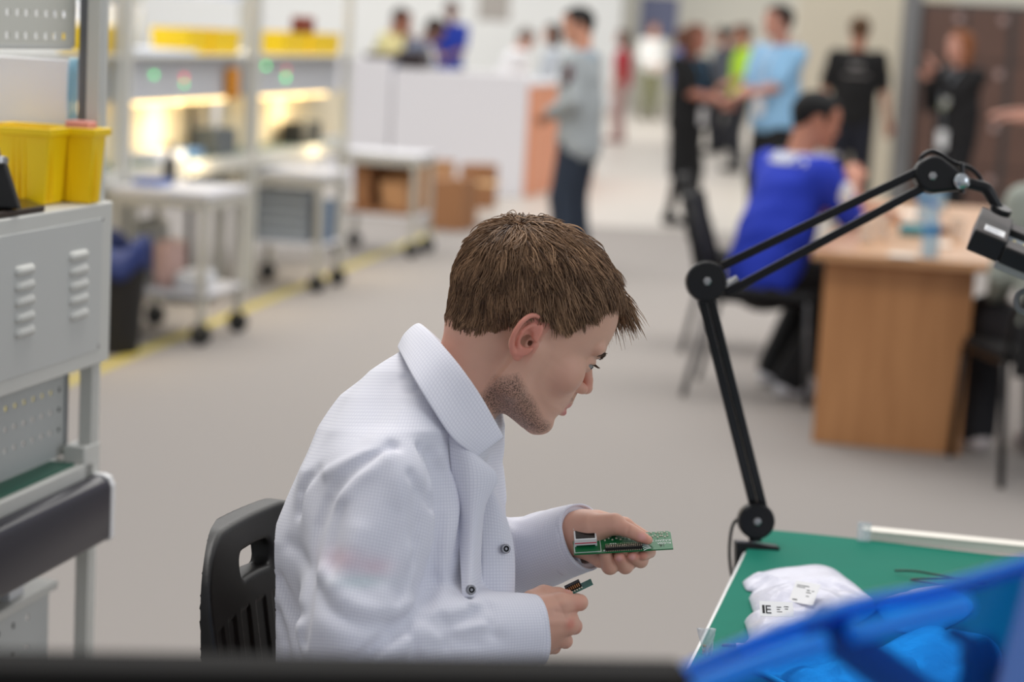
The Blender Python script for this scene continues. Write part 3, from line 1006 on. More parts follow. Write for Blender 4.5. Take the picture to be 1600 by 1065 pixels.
SEAMS = [([(628, 634), (614, 710), (600, 770), (589, 820), (575, 890), (559, 952)], 1.6, -1.6),
         ([(641, 1029), (690, 1016), (729, 1007), (780, 996), (834, 981)], 1.6, 2.0),
         ([(798, 935), (810, 960), (816, 1000), (812, 1040)], 1.5, 1.5)]
def coat_base(p):
    d = torso_sdf(p)
    n = d_chain(p, SL_N[:2], [84, 84], 4)
    n = smin(n, d_cone(p, SL_N[2], SL_N[3] + AX_N * 12, 84, 54), 14)
    n = smax(n, (p - SL_N[3] + AX_N * 5) @ AX_N.astype(np.float32), 2)
    f = d_chain(p, [SL_F[0], SL_F[1]], [80, 78])
    f = smin(f, d_cone(p, SL_F[1], SL_F[2] + AX_F * 12, 76, 54), 14)
    f = smax(f, (p - SL_F[2] + AX_F * 5) @ AX_F.astype(np.float32), 2)
    d = smin(d, n, 26)
    d = smin(d, f, 14)
    # hollow cuffs and neck opening
    d = smax(d, -d_cone(p, SL_N[3] - AX_N * 50, SL_N[3] + AX_N * 20, 40, 42), 2)
    d = smax(d, -d_cone(p, SL_F[2] - AX_F * 50, SL_F[2] + AX_F * 20, 40, 42), 2)
    return d
_WV = [(RNG.normal(0, 1, 3) * np.array([1, 1, 1]) / w, RNG.random() * 6.28, a) for w, a in ((46, 1.5), (38, 1.3), (30, 1.1), (24, 0.8), (60, 2.0), (19, .5))]
def locate(poly, fn):
    pts = catmull(np.array(poly, float), 4)
    out = []
    zs = np.arange(-340, 320, 3.0)
    for x, y in pts:
        P = np.stack([L(x, y, z) for z in zs]).astype(np.float32)
        f = fn(P)
        k = np.argmax(f < 0) if (f < 0).any() else int(np.argmin(f))
        out.append(P[k])
    return np.array(out)
FOLD3 = [(locate(pl, coat_base), w, dp * ((2.0 if dp > 0 and w <= 10 else 1.15) if w > 3 else 1.0)) for pl, w, dp in mk_folds() + SEAMS]
def coat_sdf(p):
    d = coat_base(p)
    fade = np.clip((np.minimum(d_sph(p, SL_N[3], 0), d_sph(p, SL_F[2], 0)) - 75) / 60, 0, 1)
    for v, ph, a in _WV:
        d = d + a * fade * np.sin(p @ v.astype(np.float32) + ph)
    for pts, w, dp in FOLD3:
        lo_, hi_ = pts.min(0) - 4 * w, pts.max(0) + 4 * w
        m = ((p > lo_) & (p < hi_)).all(1)
        if m.any():
            t = d_chain(p[m], pts, [0.01] * len(pts))
            d[m] += fade[m] * dp * (np.exp(-(t / w) ** 2) if (dp < 0 or w < 3) else 0.5 * np.exp(-(t / (1.2 * w)) ** 2) + 0.6 * np.exp(-np.sqrt(t * t + 1.5) / (w * .6)))
    return d
tv, tf = nets(coat_sdf, L(400, 540, -330), np.maximum(L(1010, 1400, 345), L(925, 1400, 345)), 3.6, 1.8)
def weave_of(v):
    a, b, Y = torso_ab(v)
    w = np.stack([np.arctan2(a, b) * 190, Y, np.zeros(len(v))], 1)
    dn_u = d_cone(v, SL_N[0], SL_N[1], 84, 84); dn_f = d_cone(v, SL_N[2], SL_N[3], 84, 54); df_ = d_cone(v, SL_F[1], SL_F[2], 76, 54)
    tt_ = torso_sdf(v)
    for dist, p0, p1, r in ((dn_u, SL_N[0], SL_N[1], 84), (dn_f, SL_N[2], SL_N[3], 66), (df_, SL_F[1], SL_F[2], 62)):
        ax = (p1 - p0) / np.linalg.norm(p1 - p0)
        e1 = np.cross(ax, (0, 0, 1.0)); e1 /= np.linalg.norm(e1); e2 = np.cross(ax, e1)
        q = v - p0
        ww = np.stack([q @ ax, np.arctan2(q @ e1, q @ e2) * r, np.zeros(len(v))], 1)
        m = dist < tt_ - 2
        w[m] = ww[m]
        tt_ = np.minimum(tt_, dist)
    return w
def smear(x, y, rx, ry):
    g_ = np.exp(-((tv[:, 0] - (x - CX0)) / rx) ** 2 - ((tv[:, 1] - (y - CY0)) / ry) ** 2) * (tv[:, 2] < -60)
    return g_ * .75
coat = np_mesh('lab_coat', W(tv), tf, COAT, man, attrs={'weave': weave_of(tv.astype(np.float32)),
    'print_pink': np.clip(.6 * smear(556, 845, 30, 17) + .5 * smear(604, 858, 24, 16), 0, 1), 'print_teal': np.clip(.6 * smear(585, 876, 36, 10), 0, 1)})

def cloth_patch(name, rows, thick, m, parent, nu=8, bulge=0.0, wscale=1.0):
    """rows: list of pixel-space polylines (px,py,pz), lofted smoothly into a sheet with thickness"""
    R = [catmull([L(*q) for q in r], nu) for r in rows]
    R = np.array(R)                                   # rows x cols x 3
    C = np.array([catmull(R[:, j], nu) for j in range(R.shape[1])])   # cols x rows x 3
    nc, nr = C.shape[:2]
    u = np.concatenate([[0], np.cumsum(np.linalg.norm(np.diff(C[:, nr // 2], axis=0), axis=1))])
    w = np.concatenate([[0], np.cumsum(np.linalg.norm(np.diff(C[nc // 2], axis=0), axis=1))])
    uu, ww = np.meshgrid(u, w, indexing='ij')
    V = C.reshape(-1, 3)
    idx = np.arange(nc * nr).reshape(nc, nr)
    F = np.stack([idx[:-1, :-1], idx[1:, :-1], idx[1:, 1:], idx[:-1, 1:]], -1).reshape(-1, 4)
    o = np_mesh(name, W(V), F, m, parent, attrs={'weave': np.stack([uu.ravel(), ww.ravel(), 0 * uu.ravel()], 1)})
    md = o.modifiers.new('solid', 'SOLIDIFY'); md.thickness = thick * S; md.offset = 0
    md = o.modifiers.new('sub', 'SUBSURF'); md.levels = md.render_levels = 1
    return o
# collar: fold line, middle, outer edge; near side then round the nape to the far side
COLTOP = [(787, 684, -84), (752, 622, -92), (722, 578, -98), (694, 544, -86), (668, 516, -50), (655, 506, 10), (664, 512, 70), (700, 548, 105), (760, 640, 100)]
COLMID = [(768, 698, -100), (728, 655, -118), (696, 606, -122), (668, 566, -110), (643, 534, -64), (634, 520, 14), (648, 530, 88), (690, 580, 128), (750, 660, 118)]
COLOUT = [(746, 714, -112), (708, 686, -140), (676, 640, -146), (648, 594, -134), (628, 556, -80), (622, 542, 16), (634, 552, 104), (680, 610, 150), (745, 690, 130)]
COLIN = [(775, 690, -70), (746, 640, -74), (718, 600, -78), (694, 562, -68), (672, 534, -38), (664, 528, 10), (672, 534, 58), (704, 566, 85), (752, 650, 84)]
collar = cloth_patch('collar', [COLIN, COLTOP, COLMID, COLOUT], 3.2, COAT, coat, 5)
# near lapel and front edge
LAP = [[(700, 672, -132), (705, 740, -138), (716, 830, -150), (722, 934, -112)],
       [(726, 690, -122), (738, 742, -126), (736, 830, -134), (738, 934, -100)],
       [(748, 713, -106), (779, 746, -100), (756, 800, -112), (750, 934, -88)]]
LAP[0] = [(x, y, float(locate([(x, y), (x + 1, y + 1)], coat_sdf)[0][2]) + 7) for x, y, z in LAP[0]]
LAP[1] = [(x, y, min(z, float(locate([(x, y), (x + 1, y + 1)], coat_sdf)[0][2]) - 5)) for x, y, z in LAP[1]]
lapel = cloth_patch('lapel', LAP, 2.6, COAT, coat, 5)
# far front edge with its placket
PLK = [[(742, 716, -60), (748, 780, -70), (752, 860, -84), (752, 945, -92)],
       [(762, 742, -52), (776, 790, -62), (782, 860, -74), (784, 945, -80)],
       [(768, 760, -30), (790, 806, -42), (804, 862, -54), (804, 945, -58)]]
placket = cloth_patch('placket', PLK, 3.0, COAT, coat, 5)
SNAPM = mat('snap_metal', (0.55, 0.55, 0.57), rough=0.25, metal=1.0)
SNAPD = mat('snap_hole', (0.08, 0.08, 0.09), rough=0.4, metal=0.6)
for (x, y, z) in ((790, 857, -78), (736, 921, -182)):
    c = W(L(x, y, z)); ax = W(L(x + 2, y, z - 5)) - c; ax /= np.linalg.norm(ax)
    b = MB(); b.disc_stack(c, ax, [(-.002, 7.6 * S), (.0016, 7.2 * S), (.0022, 6.2 * S), (.0022, 4.8 * S), (.001, 4.3 * S)], 24)
    b.cur = 1; b.disc_stack(c, ax, [(.0009, 4.4 * S), (.0011, 4.3 * S)], 20)
    b.cur = 0; b.disc_stack(c, ax, [(.001, 2.2 * S), (.0022, 1.9 * S)], 14)
    b.build('snap_button', [SNAPM, SNAPD], coat, smooth='auto')
# hemmed cuffs
def cuff(p0, ax, r0, r1, ln, tilt):
    e1 = np.cross(ax, (0, 1.0, 0)); e1 /= np.linalg.norm(e1); e2 = np.cross(ax, e1)
    n, k = 56, 9
    ang = np.linspace(0, 2 * math.pi, n, endpoint=False)
    rows, uvs = [], []
    for i in range(k):
        t = i / (k - 1)
        r = r0 + (r1 - r0) * t + .8 * math.sin(t * 9)
        rr_ = r * (1 + .022 * np.sin(3 * ang + 1.2) + .014 * np.sin(5 * ang + t * 2))
        c = p0 - ax * ln * (1 - t)
        rows.append(c + np.outer(np.cos(ang) * rr_, e1) + np.outer(np.sin(ang) * rr_, e2) + np.outer(tilt * np.sin(2 * ang), ax) * t)
        uvs.append(np.stack([np.full(n, ln * t), ang * r, 0 * ang], 1))
    V = np.vstack(rows); idx = np.arange(k * n).reshape(k, n)
    F = np.stack([idx[:-1], np.roll(idx, -1, 1)[:-1], np.roll(idx, -1, 1)[1:], idx[1:]], -1).reshape(-1, 4)
    o = np_mesh('cuff', W(V), F, COAT, coat, attrs={'weave': np.vstack(uvs)})
    md = o.modifiers.new('solid', 'SOLIDIFY'); md.thickness = 3.4 * S; md.offset = -1
cuff(SL_N[3] + AX_N * 2, AX_N, 57.0, 54.5, 44, 2.0)
cuff(SL_F[2] + AX_F * 2, AX_F, 56.0, 54.0, 42, 2.0)
# hanging cuff tab of the far sleeve
cloth_patch('cuff_tab', [[(806, 872, 92), (850, 870, 66), (888, 864, 48), (906, 872, 40)], [(806, 884, 104), (850, 884, 80), (896, 886, 60), (912, 888, 52)],
                         [(806, 892, 120), (850, 890, 96), (892, 890, 80), (912, 890, 70)]], 2.4, COAT, coat, 4)
# navy neck cord just showing at the collar
MB().tube([W(L(*q)) for q in ((738, 690, -70), (745, 712, -88), (747, 722, -92), (746, 760, -84))], 2.0 * S, 8).build('neck_cord', mat('navy_cord', (0.07, 0.08, 0.2), rough=0.7), man, smooth=True)

# trousers and shoes, below the frame
TROU = mat('dark_trousers', (0.16, 0.17, 0.2), rough=0.9)
def trousers(p):
    d = None
    for i, sg in enumerate((1, -1)):
        e = d_chain(p, [PEL + TL * 105 * sg, KNEE[i], ANK[i] - _dn * 30], [112, 76, 58], 8)
        d = e if d is None else smin(d, e, 18)
    return d
pv, pf = nets(trousers, lo, hi, 10)
np_mesh('trousers', W(pv), pf, TROU, man)
SHOE = mat('black_shoe', (0.05, 0.05, 0.055), rough=0.5)
for i in range(2):
    a = ANK[i] + _dn * 48
    def shoe(p):
        d = d_chain(p, [a - TF * 30, a + TF * 70, a + TF * 190], [44, 48, 40], 10)
        d = smin(d, d_cone(p, ANK[i] - _dn * 10, a, 52, 46), 16)
        return smax(d, (p - (a + _dn * 26)) @ _dn.astype(np.float32), 4)
    sv, sf = nets(shoe, a - 260, a + 260, 8)
    np_mesh('shoe', W(sv), sf, SHOE, man)
# ================================================================== near things
def C(px, py, d):
    return CAM + d * ray(px, py)
def frame_vec(r, u, f):
    return r * RIGHT + u * UP + f * FWD
BLACKP = mat('black_plastic', (0.085, 0.08, 0.078), rough=0.45, spec=.4, noise=0.08, nscale=60, bump=0.06, bscale=900)
BLACKM = mat('black_paint', (0.028, 0.028, 0.036), rough=0.32, spec=.35)
STEEL = mat('brushed_steel', (0.62, 0.62, 0.62), rough=0.3, metal=1.0)
WHITEL = mat('white_laminate', (0.90, 0.90, 0.90), rough=0.45)

# --- chair of the young man
seat_w = W(PEL + _dn * 108)
chair = thing('swivel_chair', 'black moulded plastic chair with a hand hole, under the man in the white coat', 'chair', (seat_w[0], seat_w[1], 0))
BC = L(391, 803, 92)
def back_loc(p):
    q = p - BC.astype(np.float32)
    w, h = q @ TL.astype(np.float32), q @ _dn.astype(np.float32)
    t = q @ TF.astype(np.float32)
    t = t - 0.13 * (h - 60) - 26 * (w / 220) ** 2 + 12
    return w, h, t
def back_sdf(p):
    w, h, t = back_loc(p)
    # outline: rounded top, narrowing to the foot
    hw = np.interp(h, [0, 60, 150, 330, 420], [214, 220, 214, 176, 150])
    qx = np.abs(w) - (hw - 110); qy = np.abs(h - 200) - (200 - 110)
    o = np.sqrt(np.maximum(qx, 0) ** 2 + np.maximum(qy, 0) ** 2) + np.minimum(np.maximum(qx, qy), 0) - 110
    hx = np.abs(w) - 58; hy = np.abs(h - 68 - 0.0006 * w * w) - 20
    ho = np.sqrt(np.maximum(hx + 16, 0) ** 2 + np.maximum(hy + 16, 0) ** 2) + np.minimum(np.maximum(hx + 16, hy + 16), 0) - 16
    o = np.maximum(o, -ho)
    th = np.abs(t) - 21
    qa, qb = o + 9, th + 9
    d = np.minimum(np.maximum(qa, qb), 0) + np.sqrt(np.maximum(qa, 0) ** 2 + np.maximum(qb, 0) ** 2) - 9
    # raised rim round the face and shallow flutes
    fl = np.maximum(np.abs(((w + 150) % 60) - 30) - 18, np.abs(h - 250) - 120)
    d = d + 3.0 * np.clip(-fl / 4, 0, 1) * (t > 8)
    return d.astype(np.float32) * 0.85
kv, kf = nets(back_sdf, L(300, 780, -190), L(500, 1260, 420), 3.2, 1.8)
np_mesh('backrest', W(kv), kf, BLACKP, chair)
sc_ = seat_w - ZD * 0.03
b = MB(); n = 28
ring = lambda r, z, e=2.6: [sc_ + (np.sign(math.cos(t)) * abs(math.cos(t)) ** (2 / e) * r) * np.array([math.cos(0), 0, 0]) + np.sign(math.sin(t)) * abs(math.sin(t)) ** (2 / e) * r * np.array([0, 1, 0]) + ZD * z for t in np.linspace(0, 2 * math.pi, n, endpoint=False)]
vs = ring(.19, -.03) + ring(.225, -.01) + ring(.225, .015) + ring(.205, .03) + ring(.1, .026)
fs = [(i * n + k, i * n + (k + 1) % n, (i + 1) * n + (k + 1) % n, (i + 1) * n + k) for i in range(4) for k in range(n)] + [tuple(range(n))[::-1], tuple(range(4 * n, 5 * n))]
b.add(vs, fs).build('seat', BLACKP, chair, smooth='auto')
b = MB().tube([W(BC + _dn * 360 - TF * 10), W(BC + _dn * 520 + TF * 20), sc_ + np.array([0, 0, -.05])], .017, 10)
b.build('back_bracket', BLACKM, chair, smooth=True)
sx, sy = seat_w[0], seat_w[1]
MB().cyl((sx, sy, .12), (sx, sy, sc_[2] - .02), .026).build('gas_column', STEEL, chair, smooth='auto')
for k in range(5):
    a = 2 * math.pi * k / 5 + .3
    e = np.array([sx + .28 * math.cos(a), sy + .28 * math.sin(a), .075])
    b = MB().cyl((sx, sy, .115), e, .028, .018, 12)
    leg = b.build('leg', BLACKP, chair, smooth='auto')
    t = np.array([-math.sin(a), math.cos(a), 0])
    MB().cyl(e - t * .02 - ZD * .047, e + t * .02 - ZD * .047, .028, None, 20).build('caster', BLACKM, leg, smooth='auto')

# --- work table, mat
TZ = 0.75
TO = at_z(1176, 829, TZ)                                  # far left corner of the top
table = thing('work_table', 'white topped work table under the green mat at the lower right', 'table', (TO[0], TO[1], 0))
TWU, TWV = -0.86, 1.5
MB().ubox(TO, TWU, 0.012, 0, TWV, TZ - .03, TZ - .002).build('tabletop', WHITEL, table, bevel=.003)
FRAMEM = mat('light_grey_frame', (0.78, 0.775, 0.75), rough=0.45)
for u, v in ((-.08, .30), (-.08, 1.4), (-.78, .30), (-.78, 1.4)):
    MB().ubox(TO, u - .02, u + .02, v - .02, v + .02, 0, TZ - .03).build('leg', FRAMEM, table, bevel=.004)
b = MB().ubox(TO, -.80, -.06, .285, .315, TZ - .09, TZ - .03); b.ubox(TO, -.80, -.06, 1.385, 1.415, TZ - .09, TZ - .03); b.ubox(TO, -.095, -.065, .28, 1.42, TZ - .09, TZ - .03)
b.build('apron', FRAMEM, table, bevel=.003)
MATG = mat('green_mat', (0.11, 0.46, 0.385), rough=0.75, spec=.12, noise=0.04, nscale=30, bump=0.05, bscale=700)
gm = MB()
gu, gvn = 18, 40
def mat_pt(i, j, top):
    u = TWU + .002 + (-.004 - TWU) * i / gu
    v = .006 + (TWV - .01) * j / gvn
    far = max(0, (u + .2) / .2)
    w = .0045 * far * (0.5 + 0.5 * math.sin(v * 9 + 1.0)) + .0015 * math.sin(u * 30 + v * 5) * (0.3 + far)
    return uv(TO, u, v, TZ - .002 + (0.0025 + max(0, w) if top else 0))
N1 = (gu + 1) * (gvn + 1)
vs = [mat_pt(i, j, True) for i in range(gu + 1) for j in range(gvn + 1)] + [mat_pt(i, j, False) for i in range(gu + 1) for j in range(gvn + 1)]
id_ = lambda i, j, t: t * N1 + i * (gvn + 1) + j
fs = [(id_(i, j, 0), id_(i, j + 1, 0), id_(i + 1, j + 1, 0), id_(i + 1, j, 0)) for i in range(gu) for j in range(gvn)]
fs += [(id_(i, j, 1), id_(i + 1, j, 1), id_(i + 1, j + 1, 1), id_(i, j + 1, 1)) for i in range(gu) for j in range(gvn)]
for i in range(gu):
    fs += [(id_(i, 0, 0), id_(i + 1, 0, 0), id_(i + 1, 0, 1), id_(i, 0, 1)), (id_(i, gvn, 0), id_(i, gvn, 1), id_(i + 1, gvn, 1), id_(i + 1, gvn, 0))]
for j in range(gvn):
    fs += [(id_(0, j, 0), id_(0, j, 1), id_(0, j + 1, 1), id_(0, j + 1, 0)), (id_(gu, j, 0), id_(gu, j + 1, 0), id_(gu, j + 1, 1), id_(gu, j, 1))]
tag(gm.add(fs=fs, vs=vs).build('table_mat', MATG, smooth='auto'), 'green anti-static mat covering the work table at the lower right', 'mat')

# --- cream duct along the far edge and a scrap of clear film beside it
CREAMP = mat('cream_plastic', (0.90, 0.875, 0.83), rough=0.5)
q0, q1 = at_z(1346, 846, TZ), at_z(1625, 874, TZ)
dq = (q1 - q0) / np.linalg.norm(q1 - q0)
nq = np.cross(ZD, dq)
if nq[1] < 0: nq = -nq
duct = thing('cable_duct', 'long cream plastic duct lying along the far edge of the green mat', 'duct', q0)
MB().obox(q0 + ZD * .003, dq * .62, nq * .03, ZD * .0135).build('duct_body', CREAMP, duct, bevel=.002)
MB().obox(q0 + ZD * .0165 - nq * .001, dq * .62, nq * .032, ZD * .0025).build('duct_lid', CREAMP, duct, bevel=.0008)
CLEAR = mat('clear_film', (0.9, 0.92, 0.95), rough=0.15, alpha=0.38)
def crumple(name, o, a, b, nrm, n, amp, m, label, cat, seed, group=None, solid=.0006):
    r = np.random.default_rng(seed)
    ph = r.random((5, 2)) * 6.28; fr = r.normal(0, 6, (5, 2))
    g = [[o + a * (i / n) + b * (j / n) + nrm * amp * sum(math.sin(fr[k, 0] * i / n + fr[k, 1] * j / n + ph[k, 0]) for k in range(5)) / 2.5 for j in range(n + 1)] for i in range(n + 1)]
    ob = MB().sheet(g).build(name, m, smooth=True, solid=solid)
    return tag(ob, label, cat, group)
f0 = at_z(1338, 846, TZ + .003)
crumple('film_scrap', f0, dq * .021, ZD * .031 + nq * .004, nq, 8, .0018, CLEAR, 'small clear plastic film standing at the end of the cream duct', 'film', 3)

# --- clear bag of small parts hanging over the left edge of the table
hb = at_z(1110, 1012, TZ)
bag0 = thing('parts_bag', 'small clear plastic bag of tiny parts hanging at the left table edge', 'bag', hb)
g = []
for i in range(13):
    t = i / 12
    wdt = .017 * (1 - .6 * t)
    g.append([C(1089 + 11 * t, 981 + 44 * t, 2.52) + RIGHT * (wdt * 1.35 * (j / 8)) + FWD * (.004 * math.sin(j * 1.3 + i * .7)) for j in range(9)])
MB().sheet(g).build('bag_film', CLEAR, bag0, smooth=True, solid=.0012)
b = MB()
for k in range(16):
    b.ball(C(1101 + random.uniform(-3, 9), 1014 + random.uniform(-7, 8), 2.521), random.uniform(.0011, .002), 8, 6)
tag(b.build('small_parts', mat('brass_bits', (0.72, 0.66, 0.55), rough=0.4), bag0, smooth=True), kind='stuff')

# --- white plastic bags on the mat
BAGM = mat('white_poly_bag', (0.80, 0.80, 0.86), rough=0.32, spec=0.5, sss=0.0, noise=0.03, nscale=30, bump=0.5, bscale=70)
MATS['white_poly_bag'].node_tree.nodes['Principled BSDF'].inputs['Sheen Weight'].default_value = 0.1
LABELM = mat('label_paper', (0.93, 0.93, 0.93), rough=0.6)
INKM = mat('black_ink', (0.06, 0.06, 0.08), rough=0.6)
BLUEINK = mat('blue_ink', (0.42, 0.42, 0.86), rough=0.5)
BAGS = []
def poly_bag(outline, h, z0, label, seed, group='white plastic bags on the green mat'):
    r = np.random.default_rng(seed)
    P = np.array([at_z(x, y, z0) for x, y in outline])
    c = P.mean(0)
    P = np.array([np.array(q) for q in catmull(np.vstack([P, P[:1]]), 7)[:-1]])
    n = len(P); R = 22
    bag = thing('poly_bag', label, 'bag', (c[0], c[1], z0), 0, group)
    fr = r.normal(0, 34, (7, 2)); ph = r.random(7) * 6.28
    an = r.random(9) * 3.14; of = r.normal(0, .045, 9); sgn = r.choice([-1, 1], 9); rw = r.uniform(.003, .008, 9)
    def hh(p, t):
        q = p - c
        w = sum(math.sin(fr[k, 0] * q[0] + fr[k, 1] * q[1] + ph[k]) for k in range(7)) / 7
        rid = sum(sgn[k] * math.exp(-abs((q[0] * math.cos(an[k]) + q[1] * math.sin(an[k]) + of[k])) / rw[k]) * max(0, math.sin(20 * (q[1] * math.cos(an[k]) - q[0] * math.sin(an[k])) + ph[k % 7])) for k in range(9)) / 2
        return max(.0008, h * ((1 - t ** 2.2) ** .75) * (1 + .55 * w) + .010 * rid * (1 - t ** 4) + .0015)
    top, bot = [], []
    for i in range(R):
        t = (i + 1) / R
        for k in range(n):
            q = c + (P[k] - c) * t
            top.append(q + ZD * (hh(q, t))); bot.append(q + ZD * .0003)
    vs = [c + ZD * hh(c, 0)] + top + [c + ZD * .0003] + bot
    o2 = 1 + R * n
    fs = [(0, 1 + k, 1 + (k + 1) % n) for k in range(n)]
    fs += [(1 + i * n + k, 1 + (i + 1) * n + k, 1 + (i + 1) * n + (k + 1) % n, 1 + i * n + (k + 1) % n) for i in range(R - 1) for k in range(n)]
    fs += [(o2, o2 + 1 + (k + 1) % n, o2 + 1 + k) for k in range(n)]
    fs += [(o2 + 1 + i * n + k, o2 + 1 + i * n + (k + 1) % n, o2 + 1 + (i + 1) * n + (k + 1) % n, o2 + 1 + (i + 1) * n + k) for i in range(R - 1) for k in range(n)]
    e1, e2 = 1 + (R - 1) * n, o2 + 1 + (R - 1) * n
    fs += [(e1 + k, e2 + k, e2 + (k + 1) % n, e1 + (k + 1) % n) for k in range(n)]
    MB().add(vs, fs).build('film', BAGM, bag, smooth=True)
    bag_h = lambda p: z0 + hh(np.array([p[0], p[1], z0]), min(1, np.linalg.norm((p - c)[:2]) / (np.linalg.norm((P - c)[:, :2], axis=1).mean())))
    return bag, bag_h
B1, h1 = poly_bag([(1160, 911), (1166, 922), (1178, 926), (1174, 934), (1215, 955), (1300, 962), (1362, 944), (1352, 930), (1330, 912), (1304, 893), (1276, 886), (1238, 892), (1200, 900), (1180, 905)], .022, .7515,
                  'white plastic bag with a blue ink spot, farthest of the bags on the green mat', 11)
B2, h2 = poly_bag([(1170, 935), (1182, 964), (1215, 985), (1300, 990), (1360, 962), (1366, 946), (1330, 936), (1262, 932), (1205, 934)], .028, .7535,
                  'white plastic bag carrying a square paper label, in the middle of the bag pile', 12)
B3, h3 = poly_bag([(1163, 972), (1170, 1000), (1157, 1022), (1180, 1052), (1250, 1062), (1330, 1040), (1356, 1000), (1320, 980), (1255, 968), (1195, 962)], .031, .7525,
                  'white plastic bag printed with a bold black mark, nearest to the mat edge', 13)
B4, h4 = poly_bag([(1210, 1068), (1236, 1075), (1262, 1110), (1360, 1120), (1430, 1090), (1470, 1050), (1400, 1036), (1320, 1042), (1260, 1062)], .03, .7515,
                  'crumpled white bag seen through the lower left of the blue panel', 14)
B5, h5 = poly_bag([(1366, 950), (1390, 940), (1440, 926), (1488, 924), (1520, 950), (1470, 985), (1400, 985)], .02, .7515,
                  'white bag behind the blue panel below the black wire', 15)
B6, h6 = poly_bag([(1350, 1030), (1400, 1010), (1480, 1000), (1555, 1010), (1560, 1050), (1500, 1075), (1400, 1070)], .034, .752,
                  'white bag seen through the right half of the blue panel', 16)
def bag_label(bag, hf_, px, py, w, h, rot, marks, ink=None):
    """paper label lying on the bag's top"""
    p = at_z(px, py, .785)
    z = max(hf_(p), .77) + .009
    p = at_z(px, py, z)
    ex = UD * math.sin(rot) + VD * math.cos(rot); ey = UD * math.cos(rot) - VD * math.sin(rot)
    lift = ZD * .55 - UD * .25
    ey = ey * .75 + ZD * .65; ey /= np.linalg.norm(ey)
    nn = np.cross(ex, ey)
    lb = MB().obox(p, ex * w, ey * h, nn * .0006).build('label', LABELM, bag)
    lb['label'] = 'small white paper label'
    b = MB()
    for (x0, y0, ww, hh_) in marks:
        b.obox(p + ex * x0 * w + ey * y0 * h + nn * .0006, ex * ww * w, ey * hh_ * h, nn * .0002)
    b.build('label_print', ink or INKM, lb)
    return p, ex, ey, nn
bag_label(B2, h2, 1232, 939, .034, .034, -.25, [(.12, .10, .2, .05), (.55, .62, .12, .04), (.55, .52, .2, .03), (.6, .35, .12, .03), (.75, .62, .1, .03), (.1, .8, .5, .03), (.1, .72, .35, .03)])
pq = bag_label(B3, h3, 1188, 962, .042, .022, .25, [(.5, .6, .14, .05), (.5, .45, .1, .05), (.72, .65, .14, .05), (.74, .5, .1, .05), (.5, .3, .16, .04)])
tv_, tf_ = text_mesh('E', .017, pq[0] + pq[1] * .006 + pq[2] * .004 + pq[3] * .0008, pq[1], pq[2])
b = MB().add(tv_, tf_); b.obox(pq[0] + pq[1] * .003 + pq[2] * .004 + pq[3] * .0008, pq[1] * .003, pq[2] * .012, pq[3] * .0002)
b.build('bold_mark', INKM, B3)
for bb, hf_, x, y in ((B1, h1, 1266, 902), (B2, h2, 1270, 925)):
    p = at_z(x, y, .785); p = at_z(x, y, hf_(p) + .003)
    MB().ball(p, (.0042, .0036, .0022), 12, 8).build('ink_spot', BLUEINK, bb, smooth=True)

# --- pen, white cable and black wire on the mat
p0, p1 = at_z(1128, 1008, .757), at_z(1220, 1012, .757)
pen = thing('marker_pen', 'white pen with a dark tip on the mat below the bags', 'pen', p0)
dpn = (p1 - p0) / np.linalg.norm(p1 - p0)
MB().disc_stack(p0, dpn, [(0, .0012), (.002, .0021), (.018, .0026)], 14).build('tip', mat('pen_tip', (0.10, 0.10, 0.16), rough=.4), pen, smooth='auto')
MB().disc_stack(p0, dpn, [(.018, .0034), (.02, .0036), (.10, .0036), (.102, .002)], 14).build('barrel', mat('pen_white', (0.9, 0.9, 0.95), rough=.3), pen, smooth='auto')
tag(MB().tube([at_z(x, y, .756) for x, y in ((1182, 1046), (1210, 1060), (1240, 1076), (1280, 1100), (1330, 1115))], .0032, 10).build('white_cable', mat('white_rubber', (0.82, 0.84, 0.86), rough=.5), smooth=True),
    'white cable on the mat below the bags at the bottom of the picture', 'cable')
tag(MB().tube([C(*q, 2.86 - .0022 * (q[1] - 890) * 1.0) + ZD * .0 for q in ()] or [at_z(x, y, z) for x, y, z in catmull([(1398, 891, .757), (1430, 892, .762), (1470, 899, .765), (1500, 906, .76), (1540, 910, .757), (1500, 905, .76), (1424, 905, .757), (1460, 913, .757), (1500, 925, .756)], 6)], .0015, 8).build('black_wire', BLACKM, smooth=True),
    'thin black wire looped on the green mat above the blue panel', 'wire')

# --- magnifier lamp clamped to the far left corner of the table
lamp = thing('magnifier_lamp', 'black jointed magnifier lamp clamped to the corner of the green work table', 'lamp', at_z(1181, 850, TZ))
DB, DE, DH = 3.10, 3.02, 2.95
def drum(c, r, t, name, screw=True):
    ax = -FWD
    b = MB().disc_stack(c - ax * t / 2, ax, [(0, r * .93), (.003, r), (t - .006, r), (t - .004, r * .985), (t - .0035, r * .93), (t, r * .90), (t + .001, r * .2)], 48)
    o = b.build(name, BLACKM, lamp, smooth='auto')
    if screw:
        MB().disc_stack(c + ax * (t / 2), ax, [(0, .0062), (.0035, .0062), (.0045, .0045)], 6).build('screw', STEEL, o)
    return o
cB, cE, cH = C(1181, 813, DB), C(1103, 440, DE), C(1460, 272, DH)
drum(cB, .0275, .034, 'base_joint')
drum(cE, .0300, .036, 'elbow_joint')
def bar(p, q, wdt, dep, name, twist=None):
    d = q - p; L_ = np.linalg.norm(d); d = d / L_
    s_ = np.cross(d, FWD); s_ /= np.linalg.norm(s_)
    f_ = np.cross(s_, d)
    b = MB().obox(p - s_ * wdt / 2 - f_ * dep / 2, d * L_, s_ * wdt, f_ * dep)
    return b.build(name, BLACKM, lamp, bevel=.0018)
